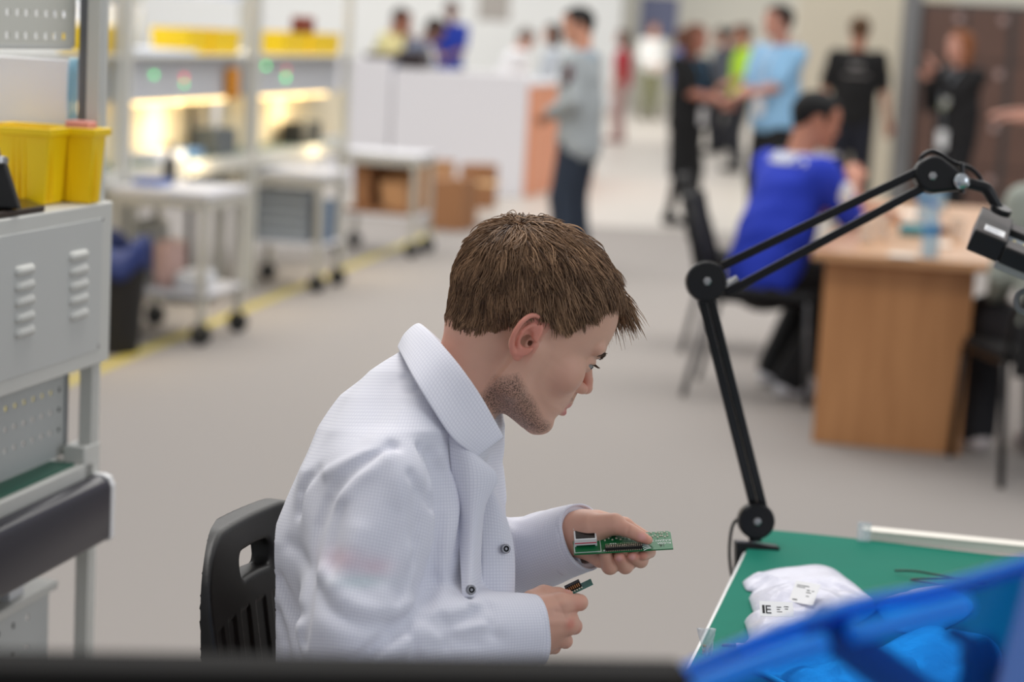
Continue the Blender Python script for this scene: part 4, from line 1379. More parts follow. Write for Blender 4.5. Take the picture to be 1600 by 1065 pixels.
for dx in (-7.2, 7.2):
    bar(C(1188 + dx - 3, 792, DB + .004), C(1100 + dx + 2, 462, DE + .004), .0125, .013, 'lower_arm')
bar(C(1128, 416, DE - .004), C(1446, 262, DH - .004), .0125, .012, 'upper_arm')
bar(C(1134, 458, DE - .004), C(1452, 288, DH - .004), .0125, .012, 'upper_arm')
MB().disc_stack(C(1135, 447, DE), C(1152, 438, DE) - C(1135, 447, DE), [(0, .008), (.02, .007)], 14).build('spring_end', STEEL, lamp, smooth='auto')
# head joint: teardrop plates
b = MB()
pl = [(1460 + 29 * math.cos(t), 272 + 29 * math.sin(t)) for t in np.linspace(math.radians(78), math.radians(298), 26)]
pl += [(1500 + 13 * math.cos(t), 284 + 13 * math.sin(t)) for t in np.linspace(math.radians(-60), math.radians(72), 8)]
b.prism([C(x, y, DH - .017) for x, y in pl], FWD * .034)
hj = b.build('head_joint', BLACKM, lamp, bevel=.005, bseg=3)
MB().disc_stack(C(1457, 275, DH - .0165), -FWD, [(0, .0062), (.003, .0062), (.004, .0045)], 6).build('screw', STEEL, hj)
KN = mat('nickel', (0.75, 0.77, 0.78), rough=0.2, metal=1.0)
ko = MB().disc_stack(C(1501, 283, DH - .02), -FWD, [(-.04, .004), (0, .004), (0, .0108), (.003, .0112), (.006, .0108), (.008, .008), (.009, .0045), (.013, .004)], 24).build('clamp_knob', KN, lamp, smooth='auto')
MB().ball(C(1512, 288, DH - .024), .003, 10, 8).build('knob_wing', KN, ko, smooth=True)
MB().disc_stack(C(1503, 256, DH), C(1504, 302, DH) - C(1503, 256, DH), [(0, .0042), (.042, .0042)], 10).build('pivot_pin', BLACKM, lamp, smooth='auto')
cHv = frame_vec(.309, .85, -.414)
b = MB().tube([C(x, y, DH) for x, y in ((1512, 286), (1536, 292), (1540, 294), (1544, 299), (1560, 326))], [.0085, .0085, .009, .0085, .008], 14)
b.disc_stack(C(1562, 332, DH - .004), cHv, [(0, .0155), (.006, .0155), (.009, .0145)], 24)
b.build('neck', BLACKM, lamp, smooth='auto')
# head: rectangular frame round the lens
aH = frame_vec(.905, -.40, -.15); aH /= np.linalg.norm(aH)
bH = frame_vec(.27, .34, .90); bH -= aH * np.dot(aH, bH); bH /= np.linalg.norm(bH)
cHn = np.cross(aH, bH)
if np.dot(cHn, UP) < 0: cHn = -cHn
hO = C(1524, 357, DH - .05)
HEADM = mat('lamp_head_grey', (0.27, 0.25, 0.245), rough=0.55, bump=.05, bscale=900)
BLG = mat('lamp_side_black', (0.045, 0.045, 0.05), rough=0.3)
b = MB()
fr_ = [(0, .048, 0, .115), (.048, .225, -.004, .032), (.048, .225, .083, .115), (.190, .225, .032, .083)]
for k, (x0, x1, y0, y1) in enumerate(fr_):
    h_ = .031 if k == 0 else .024
    o_ = hO + aH * x0 + bH * y0 - cHn * (.034 if k == 0 else .028) - (cHn * .004 if k else 0)
    b.cur = 1; b.obox(o_, aH * (x1 - x0), bH * (y1 - y0), cHn * h_)
    b.cur = 0; b.obox(o_ + cHn * h_, aH * (x1 - x0), bH * (y1 - y0), cHn * .003)
hd = b.build('lamp_head', [HEADM, BLG], lamp, bevel=.0015)
MB().obox(hO + aH * .045 - bH * .002 - cHn * .043, aH * .18, bH * .112, cHn * .012).build('diffuser', mat('lamp_diffuser', (0.62, 0.62, 0.62), rough=.35, alpha=.75), lamp, bevel=.002)
MB().obox(hO + aH * .05 + bH * .034 - cHn * .02, aH * .138, bH * .047, cHn * .005).build('lens', mat('lens_glass', (0.75, 0.78, 0.8), rough=.06, alpha=.6, spec=.8), lamp, bevel=.001)
b = MB()
for k in range(7):
    b.ball(hO + aH * random.uniform(.055, .09) + bH * random.uniform(.04, .07) - cHn * .013, random.uniform(.0025, .004), 8, 6)
b.build('led_chips', mat('led_yellow', (0.9, 0.84, 0.6), rough=.4), lamp, smooth=True)
lb = MB().obox(hO + aH * .012 + bH * .012 + cHn * .0001, aH * .030, bH * .026, cHn * .0005).build('label', LABELM, hd)
lb['label'] = 'small white printed label'
b = MB()
for k in range(5):
    b.obox(hO + aH * .0145 + bH * (.0155 + .0042 * k) + cHn * .0006, aH * (.024 if k % 2 else .019), bH * .0012, cHn * .0001)
b.build('label_print', mat('grey_ink', (0.55, 0.57, 0.62), rough=.6), lb)
# power cable: over the head joint and down behind the clamp
MB().tube([C(x, y, DH + .012) for x, y in catmull([(1436, 262), (1440, 246), (1452, 237), (1466, 239), (1490, 254), (1515, 262), (1530, 276), (1537, 290)], 5)], .0034, 8).build('power_cable', BLACKM, lamp, smooth=True)
MB().tube([C(x, y, DB + .02) for x, y in catmull([(1156, 808), (1146, 818), (1141, 840), (1140, 870), (1144, 900), (1152, 925)], 5)], .0026, 8).build('power_cable', BLACKM, lamp, smooth=True)
MB().tube([C(x, y, DH) for x, y in catmull([(1625, 430), (1610, 448), (1592, 458), (1588, 470), (1592, 483), (1612, 490), (1630, 480)], 5)], .0042, 10).build('handle_loop', mat('grey_loop', (0.45, 0.45, 0.46), rough=.35), lamp, smooth=True)
# clamp
cl0 = at_z(1163, 848, TZ)
b = MB()
b.prism([C(x, y, DB + .015) for x, y in ((1146, 842), (1213, 850), (1214, 857), (1168, 855), (1166, 872), (1152, 912), (1146, 905))], -FWD * .038)
b.build('clamp', BLACKM, lamp, bevel=.002)
MB().cyl(C(1180, 845, DB), C(1180, 826, DB), .010, None, 16).build('clamp_post', BLACKM, lamp, smooth='auto')

# --- the long green board in the far hand
PCB = mat('pcb_green', (0.05, 0.42, 0.235), rough=0.35, noise=.05, nscale=300)
PCBE = mat('pcb_edge', (0.16, 0.50, 0.38), rough=0.5)
SILK = mat('silk_white', (0.90, 0.92, 0.90), rough=0.5)
b0, b1, b3 = L(897, 865.5, -10), L(1052, 856.5, -10), L(893, 838, 34)
ex = (b1 - b0); lx = np.linalg.norm(ex); ex = ex / lx
ey = (b3 - b0); ly = np.linalg.norm(ey); ey = ey - ex * np.dot(ex, ey); ey /= np.linalg.norm(ey)
ez = np.cross(ex, ey)
if ez[1] > 0: ez = -ez
def BP(x, y, z=0.0): return W(b0 + ex * x + ey * y + ez * z)
wx, wy, wz = (W(b0 + v) - W(b0) for v in (ex, ey, ez))
board = thing('circuit_board', 'long green circuit board with a small display, held in the outstretched hand', 'circuit board', BP(lx / 2, ly / 2))
def bbox_(b, x0, x1, y0, y1, z0, z1): return b.obox(BP(x0, y0, z0), wx * (x1 - x0), wy * (y1 - y0), wz * (z1 - z0))
ol = [(0, 0), (lx, 0), (lx, ly - 4), (lx - 4, ly), (4, ly), (0, ly - 4)]
pcb = MB().prism([BP(x, y, -2) for x, y in ol], wz * 2).build('pcb', PCB, board)
b = MB()
for x0, x1, y0, y1 in ((1, 43, 3, 4), (1, 43, ly - 3, ly - 2), (1, 2, 3, ly - 2), (42, 43, 3, ly - 2), (46, 51, 3, 7)):
    bbox_(b, x0, x1, y0, y1, 0, .25)
for k in range(3): bbox_(b, 58 + 3.4 * k, 60.4 + 3.4 * k, 21, 24.5, 0, .25)
for k in range(26): bbox_(b, 56 + 1.9 * k, 57 + 1.9 * k, 15, 17.5, 0, .25)
for k in range(5):
    t = np.linspace(0, 1, 7)
    pts = [BP(121 - 12 * q - 1.2 * k, 4 + 3.2 * k * .8 + 7 * q * (1 - q) + 2.2 * q * (k - 2), .2) for q in t]
    b.tube(pts, .75 * S, 6)
for txt, yy, sz in (('KAZAN 2019', 26, 7.0), ('RUSSIA', 18.5, 7.0)):
    tvv, tff = text_mesh(txt, sz * S, BP(153, yy, .3), -wx / S, -wy / S, .0001)
    b.add(tvv, tff)
b.build('silkscreen', SILK, board)
tvv, tff = text_mesh('16', 9 * S, BP(143, 13, .3), -wx / S, -wy / S, .0001)
MB().add(tvv, tff).build('pen_mark', INKM, board)
b = MB()
for cx_, n_, w_ in ((50, 5, 20), (64, 4, 14), (74, 5, 16), (90, 4, 16), (112, 6, 18), (122, 4, 12), (134, 5, 12), (145, 6, 14)):
    for k in range(n_):
        a = 2 * math.pi * k / n_ + cx_
        b.ball(BP(cx_ + w_ * .34 * math.cos(a), 40 + 7 * math.sin(a), .4), 1.55 * S, 10, 6)
b.build('solder_joint', mat('solder', (0.86, 0.83, 0.76), rough=.35), board, smooth=True)
hdr = bbox_(MB(), 49, 107, 2.5, 12, 0, 6).build('pin_header', BLACKP, board, bevel=.0003)
b = MB()
for k in range(20):
    for y_ in (4.6, 9.6):
        bbox_(b, 50.2 + 2.87 * k, 51.2 + 2.87 * k, y_ - .5, y_ + .5, 5, 9)
    bbox_(b, 50.0 + 2.87 * k, 51.3 + 2.87 * k, 1.0, 2.6, 0, 1.6)
b.build('header_pins', mat('tin', (0.85, 0.80, 0.70), rough=.3, metal=.6), hdr)
dsp = bbox_(MB(), 2, 37, 17, ly - .5, 4, 15).build('display_module', mat('display_white', (0.88, 0.88, 0.87), rough=.4), board, bevel=.0004)
bbox_(MB(), 4.5, 34.5, 20, ly - 5, 14.5, 15.6).build('display_glass', mat('display_black', (0.05, 0.03, 0.035), rough=.45, spec=.2), dsp)
bbox_(MB(), 2.5, 36.5, 16.6, 17.2, 7.5, 9.2).build('red_line', mat('tape_red', (0.78, 0.22, 0.3), rough=.5), dsp)
bbox_(MB(), 6, 33, ly - 3.5, ly + .2, 15, 16).build('ribbon', mat('ribbon_amber', (0.62, 0.33, 0.14), rough=.4), dsp)
b = MB()
for x_ in (3, 36): bbox_(b, x_ - 1.5, x_ + 1.5, 20, 23, 0, 4); bbox_(b, x_ - 1.5, x_ + 1.5, ly - 5, ly - 2, 0, 17)
b.build('standoff', SILK, dsp)

# --- the small board pinched in the near hand
s0, s1 = L(884, 931, -34), L(926, 911, -34)
ex = (s1 - s0); sl = np.linalg.norm(ex); ex = ex / sl
ey = np.array([.10, -.35, .93]); ey -= ex * np.dot(ex, ey); ey /= np.linalg.norm(ey)
ez = np.cross(ex, ey)
if ez[1] > 0: ez = -ez
b0 = s0
wx, wy, wz = (W(b0 + v) - W(b0) for v in (ex, ey, ez))
small = thing('circuit_board', 'tiny green board with a black connector, pinched between thumb and finger of the lower fist', 'circuit board', W(b0 + ex * sl / 2))
bbox_(MB(), 0, sl, -2, 20, -1.6, 0).build('pcb', mat('pcb_teal', (0.28, 0.46, 0.42), rough=.35), small)
cn = bbox_(MB(), 4, 29, 6, 16, 1, 10).build('connector', BLACKP, small, bevel=.0003)
b = MB()
for k in range(7): bbox_(b, 6 + 3.2 * k, 7.4 + 3.2 * k, 4.8, 6.2, 3, 8.5)
b.build('contacts', mat('gold_contacts', (0.80, 0.62, 0.42), rough=.3, metal=.7), cn)
b = MB()
for k in range(6): b.ball(W(b0 + ex * (8 + 4 * k) + ey * 2 + ez * .6), 1.5 * S, 8, 6)
b.build('solder_joint', MATS['solder'], small, smooth=True)

# --- black rail across the bottom and the blue see-through panel at the right, both close to the camera
r0, r1 = C(-160, 1044, 1.12), C(1085, 1060, 1.18)
dr_ = r1 - r0
dn2 = np.array([0, 0, -1.0])
fw2 = np.cross(dr_, dn2); fw2 /= np.linalg.norm(fw2)
if fw2[1] < 0: fw2 = -fw2
rail = thing('black_rail', 'blurred black rail running along the bottom edge of the picture', 'rail', (r0[0], r0[1], 0))
MB().obox(r0, dr_, fw2 * .04, dn2 * .05).build('top_rail', mat('rail_black', (0.10, 0.095, 0.09), rough=.8, spec=.15), rail, bevel=.004)
for f in (.05, .95):
    p = r0 + dr_ * f
    MB().obox(p + dn2 * .05 + fw2 * .005, dr_ / np.linalg.norm(dr_) * .03, fw2 * .03, dn2 * (p[2] - .05)).build('post', BLACKM, rail, bevel=.003)
def blue_mats():
    m = bpy.data.materials.new('blue_acrylic'); m.use_nodes = True
    nt = m.node_tree; nt.nodes.remove(nt.nodes['Principled BSDF'])
    out = nt.nodes['Material Output']
    tr = nt.nodes.new('ShaderNodeBsdfTransparent'); tr.inputs[0].default_value = (0.13, 0.62, 1.0, 1)
    gl = nt.nodes.new('ShaderNodeBsdfGlossy'); gl.inputs['Roughness'].default_value = .12; gl.inputs[0].default_value = (.8, .9, 1, 1)
    df = nt.nodes.new('ShaderNodeBsdfDiffuse'); df.inputs[0].default_value = (*lin((0.10, 0.48, 0.90)), 1)
    fr = nt.nodes.new('ShaderNodeFresnel'); fr.inputs[0].default_value = 1.35
    m1 = nt.nodes.new('ShaderNodeMixShader'); m1.inputs[0].default_value = .16
    nt.links.new(tr.outputs[0], m1.inputs[1]); nt.links.new(df.outputs[0], m1.inputs[2])
    m2 = nt.nodes.new('ShaderNodeMixShader')
    nt.links.new(fr.outputs[0], m2.inputs[0]); nt.links.new(m1.outputs[0], m2.inputs[1]); nt.links.new(gl.outputs[0], m2.inputs[2])
    nt.links.new(m2.outputs[0], out.inputs[0])
    e = bpy.data.materials.new('blue_acrylic_lit'); e.use_nodes = True  # brighter copy of the same plastic, light passing through put into its colour
    nt = e.node_tree; nt.nodes.remove(nt.nodes['Principled BSDF']); out = nt.nodes['Material Output']
    tl = nt.nodes.new('ShaderNodeBsdfTranslucent'); tl.inputs[0].default_value = (0.04, 0.46, 1.0, 1)
    df = nt.nodes.new('ShaderNodeBsdfDiffuse'); df.inputs[0].default_value = (0.03, 0.36, 0.95, 1)
    gl = nt.nodes.new('ShaderNodeBsdfGlossy'); gl.inputs['Roughness'].default_value = .25
    m1 = nt.nodes.new('ShaderNodeMixShader'); m1.inputs[0].default_value = .5
    nt.links.new(tl.outputs[0], m1.inputs[1]); nt.links.new(df.outputs[0], m1.inputs[2])
    m2 = nt.nodes.new('ShaderNodeMixShader'); m2.inputs[0].default_value = .03
    nt.links.new(m1.outputs[0], m2.inputs[1]); nt.links.new(gl.outputs[0], m2.inputs[2])
    nt.links.new(m2.outputs[0], out.inputs[0])
    return m, e
BLUE, BLUE_LIT = blue_mats()
DKB = mat('dark_blue_strut', (0.02, 0.16, 0.36), rough=.4)
def bd(px): return 1.22 + .10 * (px - 1040) / 560
def CB(px, py, off=0.0): return C(px, py, bd(px) + off)
gp = CB(1340, 1000)
guard = thing('blue_guard', 'see-through blue plastic guard panel filling the lower right corner', 'panel', (gp[0], gp[1], 0))
top = [(985, 1080), (1040, 1055), (1155, 1004), (1264, 962), (1355, 934), (1460, 914), (1600, 874), (1680, 850)]
btm = [(x, 1500) for x, y in top]
pts = [CB(x, y + 6) for x, y in top] + [np.array([*(CB(x, y)[:2]), 0.02]) for x, y in top[::-1]]
g = [[CB(x, y + 3) for x, y in top], [np.array([*(CB(x, y + 6)[:2] * 1.0), 0.0]) for x, y in top]]
MB().sheet(g).build('panel_sheet', BLUE, guard, solid=.003)
MB().tube([CB(x, y + 9, .004) for x, y in catmull(top, 6)],   .0060, 12).build('rim', BLUE, guard, smooth=True)
MB().tube([CB(x, y + 4, .0) for x, y in catmull(top, 6)],   .0030, 12).build('rim_edge', BLUE_LIT, guard, smooth=True)
MB().tube([CB(x, y, -.012) for x, y in catmull([(1030, 1098), (1100, 1070), (1180, 1038), (1288, 1003)], 6)], .0066, 14).build('lit_rib', BLUE_LIT, guard, smooth=True)  # both ribs shape the panel's bright highlight band
MB().tube([CB(x, y, -.012) for x, y in catmull([(1330, 990), (1400, 974), (1460, 957), (1512, 944)], 6)], .0066, 14).build('lit_rib', BLUE_LIT, guard, smooth=True)
MB().tube([CB(x, y, .03) for x, y in ((1275, 965), (1330, 1010), (1400, 1060), (1480, 1120), (1560, 1200))], .013, 12).build('strut', DKB, guard, smooth=True)
MB().tube([CB(x, y, .03) for x, y in catmull([(1485, 985), (1525, 1010), (1535, 1040), (1530, 1075), (1520, 1140)], 6)], [.005] * 6 + [.014] * 19, 12).build('dark_cable', mat('navy_black', (0.02, 0.03, 0.08), rough=.4), guard, smooth=True)
MB().sheet([[CB(1604, 900, -.01), CB(1660, 890, -.01)], [CB(1560, 1060, -.01), CB(1640, 1060, -.01)], [CB(1530, 1180, -.01), CB(1640, 1180, -.01)]]).build('side_film', mat('frosted_blue', (0.45, 0.55, 0.85), rough=.4, alpha=.4), guard, solid=.002)
# ================================================================== the near workbench at the left
BENCH = mat('bench_grey', (0.80, 0.80, 0.775), rough=0.42, noise=.02, nscale=20)
BENCHD = mat('bench_dark_edge', (0.15, 0.145, 0.185), rough=0.34, spec=.35)
PEG = mat('pegboard_grey', (0.74, 0.75, 0.74), rough=0.5)
B0 = at_z(180, 742, 0.75)
wb = thing('workbench', 'near grey steel workbench at the left edge with louvred cabinet and dark edge', 'workbench', (B0[0], B0[1], 0))
UL = -1.5
zt_ = 1.196
def vplane(px, py, v):
    p = on_plane(px, py, uv(B0, 0, v), VD)
    return float(np.dot(p - B0, UD)), float(p[2])
for u, v in ((-.014, -.060), (.0, -.080), (-.05, -.47), (UL, -.060), (UL, -.47)):
    if v == -.080:
        MB().ubox(B0, u, u + .02, v, v + .011, zt_ , 1.95).build('rear_post', mat('dark_grey_post', (0.45, 0.46, 0.48), rough=.4), wb)
        continue
    b = MB().ubox(B0, u, u + .032, v, v + .022, 0, 1.95)
    b.ubox(B0, u + .010, u + .022, v + .022, v + .0232, 0, 1.95)
    b.build('post', BENCH, wb, bevel=.004)
b = MB()
pr = [(-.034, .645), (-.004, .645), (0, .65), (0, .733), (-.006, .746), (-.016, .75), (-.034, .75)]
b.prism([uv(B0, UL - .02, v, z) for v, z in pr], UD * (-UL + .006))
b.build('edge_bumper', BENCHD, wb, bevel=.003)
MB().prism([uv(B0, -.014, v * 1.02 + .0006, (z - .70) * 1.04 + .70) for v, z in pr], UD * .014).build('end_cap', mat('cap_white', (0.9, 0.9, 0.9), rough=.4), wb)
MB().ubox(B0, UL, -.005, -.5, -.036, .735, .772).build('worktop', BENCH, wb, bevel=.003)
MB().ubox(B0, UL, -.055, -.49, -.047, .772, .776).build('worktop_mat', mat('dark_green_mat', (0.05, 0.36, 0.28), rough=.5), wb)
MB().ubox(B0, -.04, .02, -.075, -.036, .745, .80).build('corner_block', BENCH, wb, bevel=.003)
def holed(name, v, u0, u1, z0, z1, holes, m, parent, t=.002):
    """sheet in a plane of constant v with rectangular holes [(u0,u1,z0,z1)] on a grid"""
    us = sorted({round(x, 5) for h in holes for x in h[:2]} | {u0, u1})
    zs = sorted({round(x, 5) for h in holes for x in h[2:]} | {z0, z1})
    hs = {(round(h[0], 5), round(h[2], 5)) for h in holes}
    b = MB()
    vs = [uv(B0, u, v, z) for u in us for z in zs]
    nz = len(zs)
    fs = [(i * nz + j, (i + 1) * nz + j, (i + 1) * nz + j + 1, i * nz + j + 1) for i in range(len(us) - 1) for j in range(nz - 1) if (us[i], zs[j]) not in hs]
    return b.add(vs, fs).build(name, m, parent, solid=t)
ua, za = vplane(92, 612, -.088); ub, zb = vplane(8, 645, -.088)
du = (ua - ub) / 6
hl = [(ua - du * k - .0045, ua - du * k + .0045, zz - .004, zz + .004) for k in range(24) for zz in (.952 - .03, .952 - .063, .952 - .096, .952 - .129)]
holed('pegboard', -.088, UL, ua + .02, .778, .94, hl, PEG, wb)
MB().ubox(B0, ua + .02, -.002, -.100, -.084, .776, .94).build('side_plate', mat('plate_grey', (0.55, 0.56, 0.57), rough=.4), wb)
u_, z_ = vplane(118, 935, -.088)
hl = [(-.13 - du * 1.6 * k - .0045, -.13 - du * 1.6 * k + .0045, zz - .005, zz + .005) for k in range(16) for zz in (.535, .485)]
holed('pegboard', -.088, UL, -.055, .15, .565, hl, PEG, wb)
MB().ubox(B0, UL, -.055, -.12, -.07, .565, .58).build('lower_rail', BENCH, wb, bevel=.003)
MB().ubox(B0, -.20, -.15, -.115, -.085, .58, .62).build('bracket', WHITEL, wb)
MB().ubox(B0, UL, -.06, -.16, -.14, .10, .734).build('shade_panel', mat('shade_olive', (0.33, 0.33, 0.29), rough=.7), wb)  # dark sheet standing in for the shade in the gap under the edge
MB().ubox(B0, UL, -.02, -.47, -.455, .776, .935).build('shade_panel', mat('shade_dark', (0.30, 0.30, 0.29), rough=.7), wb)  # dark backing, puts the interior's shade behind the peg holes
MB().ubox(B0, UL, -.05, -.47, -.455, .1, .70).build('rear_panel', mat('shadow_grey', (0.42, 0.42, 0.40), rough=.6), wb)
# louvred cabinet
zt = 1.196; zb_ = .935
cab = MB().ubox(B0, UL, 0.02, -.45, -.024, zb_, zt).build('cabinet', BENCH, wb, bevel=.003)
MB().ubox(B0, UL + .02, -.022, -.026, -.0225, zb_ + .024, zt - .024).build('cabinet_panel', mat('panel_grey', (0.765, 0.77, 0.755), rough=.4), cab, bevel=.001)
b = MB()
for x0, x1, ys in ((108, 136, (398, 421, 444, 466, 490)), (23, 52, (421, 445, 469, 494, 517))):
    for y in ys:
        ua_, z1_ = vplane(x0, y + 4, -.0225); ub_, _ = vplane(x1, y - 4, -.0225)
        _, zc = vplane((x0 + x1) / 2, y, -.0225)
        c0 = uv(B0, ua_, -.0225, zc); L_ = ub_ - ua_
        prof = [(0, -.0075), (.005, -.007), (.0078, -.002), (.0055, .004), (0, .0075)]
        vs, fs = [], []
        for f_, sc__ in ((0, .3), (.08, .85), (.2, 1), (.8, 1), (.92, .85), (1, .3)):
            for (o_, zz) in prof:
                vs.append(c0 + UD * L_ * f_ + VD * o_ * sc__ + ZD * zz * (.7 + .3 * sc__))
        n = len(prof)
        fs = [(i * n + k, (i + 1) * n + k, (i + 1) * n + k + 1, i * n + k + 1) for i in range(5) for k in range(n - 1)] + [tuple(range(n)), tuple(range(5 * n, 6 * n))[::-1]]
        MB().add(vs, fs).build('louver', BENCH, cab, smooth=True)
for x, y in ((161, 342), (154, 540)):
    uu_, zz_ = vplane(x, y, -.022)
    MB().disc_stack(uv(B0, uu_, -.0225, zz_), VD, [(0, .003), (.0012, .0026)], 12).build('screw', STEEL, cab)
# slotted strip at the top
hl = []
for x in (11, 27, 41, 57, 72, 86, 100, 114):
    uu_, _ = vplane(x, 22, -.088)
    for y in (21, 56):
        _, zz_ = vplane(62, y, -.088)
        hl.append((uu_ - .0075, uu_ + .0075, zz_ - .005, zz_ + .005))
_, zlow = vplane(62, 73, -.088)
holed('slotted_panel', -.088, UL, -.012, zlow, 1.75, hl, mat('slot_panel_grey', (0.84, 0.835, 0.79), rough=.45), wb, .003)
MB().ubox(B0, UL, -.012, -.10, -.086, zlow - .004, zlow + .004).build('panel_lip', BENCH, wb, bevel=.001)
uu_, zz_ = vplane(134, 55, -.084)
MB().disc_stack(uv(B0, uu_, -.086, zz_), VD, [(0, .007), (.008, .007), (.009, .004)], 6).build('screw', STEEL, wb)

# yellow bins on the cabinet
YEL = mat('yellow_plastic', (1.0, 0.84, 0.06), rough=0.38, spec=.4)
def bin_box(corner, lu, lv, h, label, group):
    """open bin; corner = its right corner nearest the camera; lu along the aisle, lv to the left"""
    t = thing('storage_bin', label, 'bin', corner, 0, group)
    c = np.asarray(corner, float)
    def rect(ins, z):
        return [c + UD * ins - VD * ins + ZD * z, c + UD * (lu - ins) - VD * ins + ZD * z, c + UD * (lu - ins) - VD * (lv - ins) + ZD * z, c + UD * ins - VD * (lv - ins) + ZD * z]
    lev = [rect(.006, 0), rect(.0, h - .012), rect(-.006, h - .012), rect(-.007, h), rect(.004, h), rect(.008, .006)]
    vs = [p for r in lev for p in r]
    fs = [(i * 4 + k, (i + 1) * 4 + k, (i + 1) * 4 + (k + 1) % 4, i * 4 + (k + 1) % 4) for i in range(5) for k in range(4)] + [(0, 1, 2, 3), (20, 23, 22, 21)]
    MB().add(vs, fs).build('bin_shell', YEL, t, bevel=.0015)
    if lv > .1:
        for f in (.04, .05, .06, .13, .15):
            x = f
            MB().obox(c - VD * (x + .0012) + UD * .003 + ZD * .004, VD * .0024, -UD * .0035, ZD * (h - .016)).build('rib', YEL, t)
        for f in (.012, .02):
            MB().obox(c + UD * (f + .0) - VD * .004 + ZD * .004, UD * .0024, VD * .0035, ZD * (h - .016)).build('rib', YEL, t)
    return t
bin_box(at_z(73, 321, zt + .001), .07, .20, .118, 'left yellow storage bin on the near cabinet, beside the black brush', 'yellow bins on the near cabinet')
bin_box(uv(B0, -.068, -.022, zt + .001), .05, .16, .118, 'right yellow storage bin with pink foam, at the end of the near cabinet', 'yellow bins on the near cabinet')
tag(MB().obox(uv(B0, -.058, -.075, zt + .0065), VD * .042, UD * .03, ZD * .123).build('foam_pad', mat('pink_foam', (0.90, 0.62, 0.58), rough=.8), bevel=.003), 'pink foam pad sticking out of the right yellow bin', 'foam')
# white board leaning behind the bins, pale blue film beside it
pr_ = on_plane(105, 195, uv(B0, .006, 0), UD)
qt, qb = on_plane(106, 94, pr_, UD), on_plane(103, 215, pr_, UD)
qb[2] = zt + .002
tag(MB().obox(qb - VD * .45, VD * .45, UD * .006, (qt - qb)).build('white_board', mat('white_card', (0.97, 0.975, 1.0), rough=.5), bevel=.001), 'plain white board standing behind the yellow bins on the near bench', 'board')
fq = qb + VD * .003
crumple('blue_film', fq, VD * .014, (qt - qb) * 1.02, UD, 8, .003, mat('pale_blue_film', (0.62, 0.83, 0.92), rough=.2, alpha=.7), 'strip of pale blue film beside the white board', 'film', 5, solid=.001)
# things seen through the gap under the slotted strip
for k, (u, w, h, c, nm, lab) in enumerate(((-.42, .14, .09, (0.12, 0.12, 0.14), 'device_box', 'dark device box behind the top of the white board'), (-.16, .03, .07, (0.85, 0.42, 0.1), 'tape_roll', 'orange tape roll behind the slotted strip'))):
    pass
# brush and dark plate on the cabinet top
pz = zt
pa, pb, pc = at_z(-60, 352, pz + .006), at_z(72, 322, pz + .006), at_z(40, 313, pz + .006)
pl_ = MB().prism([at_z(-70, 352, pz + .001), at_z(70, 330, pz + .001), at_z(40, 318, pz + .001), at_z(-60, 330, pz + .001)], ZD * .009)
tag(pl_.build('metal_plate', mat('dark_bronze', (0.24, 0.2, 0.17), rough=.25, metal=.6), bevel=.001), 'dark shiny metal plate under the black brush at the left edge', 'plate')
bp = at_z(8, 326, pz + .011)
br = thing('brush', 'black bristle brush with a silver ferrule at the left picture edge', 'brush', bp)
xr = RIGHT * 1.0; yr = UP
def flare(o, w0, w1, d0, d1, h):
    return [[o - xr * w0 + FWD * s * d0 for s in (-1, 1)] + [o + xr * w0 + FWD * s * d0 for s in (1, -1)], [o - xr * w1 + yr * h + FWD * s * d1 for s in (-1, 1)] + [o + xr * w1 + yr * h + FWD * s * d1 for s in (1, -1)]]
lo_, hi_ = flare(bp - xr * .012, .034, .014, .012, .01, .066)
MB().add(lo_ + hi_, [(0, 1, 2, 3), (7, 6, 5, 4), (0, 4, 5, 1), (1, 5, 6, 2), (2, 6, 7, 3), (3, 7, 4, 0)]).build('bristles', mat('black_bristle', (0.06, 0.06, 0.065), rough=.7, noise=.4, nscale=400), br, bevel=.003)
MB().disc_stack(bp - xr * .012 + yr * .064, yr, [(0, .015), (.002, .0165), (.010, .0165), (.012, .012)], 20).build('ferrule', STEEL, br, smooth='auto')
MB().disc_stack(bp - xr * .012 + yr * .076, yr - xr * .35, [(0, .007), (.08, .006), (.085, .003)], 14).build('handle', mat('wood_handle', (0.55, 0.4, 0.25), rough=.5), br, smooth='auto')

# ================================================================== the row of workbenches further back
BB = np.array([-1.056, 13.0, 0.0]); BB = np.array([*at_y(552, 100, 13.0)[:2], 0])
UNIT = 1.75
WARM = mat('warm_backboard', (0.95, 0.90, 0.78), rough=.8)
LAMPG = mat('lamp_tube', (1, 0.9, 0.7), emit=(1.0, 0.86, 0.58), estr=2.2)
LEDG = mat('led_green', (0.2, 0.9, 0.4), emit=(0.25, 0.95, 0.5), estr=2.5)
LEDR = mat('led_red', (0.9, 0.2, 0.3), emit=(1.0, 0.25, 0.35), estr=1.6)
INSTR = mat('instrument_face', (0.80, 0.81, 0.83), rough=.45)
CHAR = mat('charcoal', (0.16, 0.17, 0.18), rough=.5)
def bbx(name, u0, u1, v0, v1, z0, z1, m, parent=None, bevel=.004):
    return MB().ubox(BB, u0, u1, v0, v1, z0, z1).build(name, m, parent, bevel=bevel)
unit_labels = ['farthest lit workbench of the left row, next to the white counter', 'middle lit workbench of the left row, behind the white topped trolleys', 'lit workbench of the left row half hidden by the near bench post']
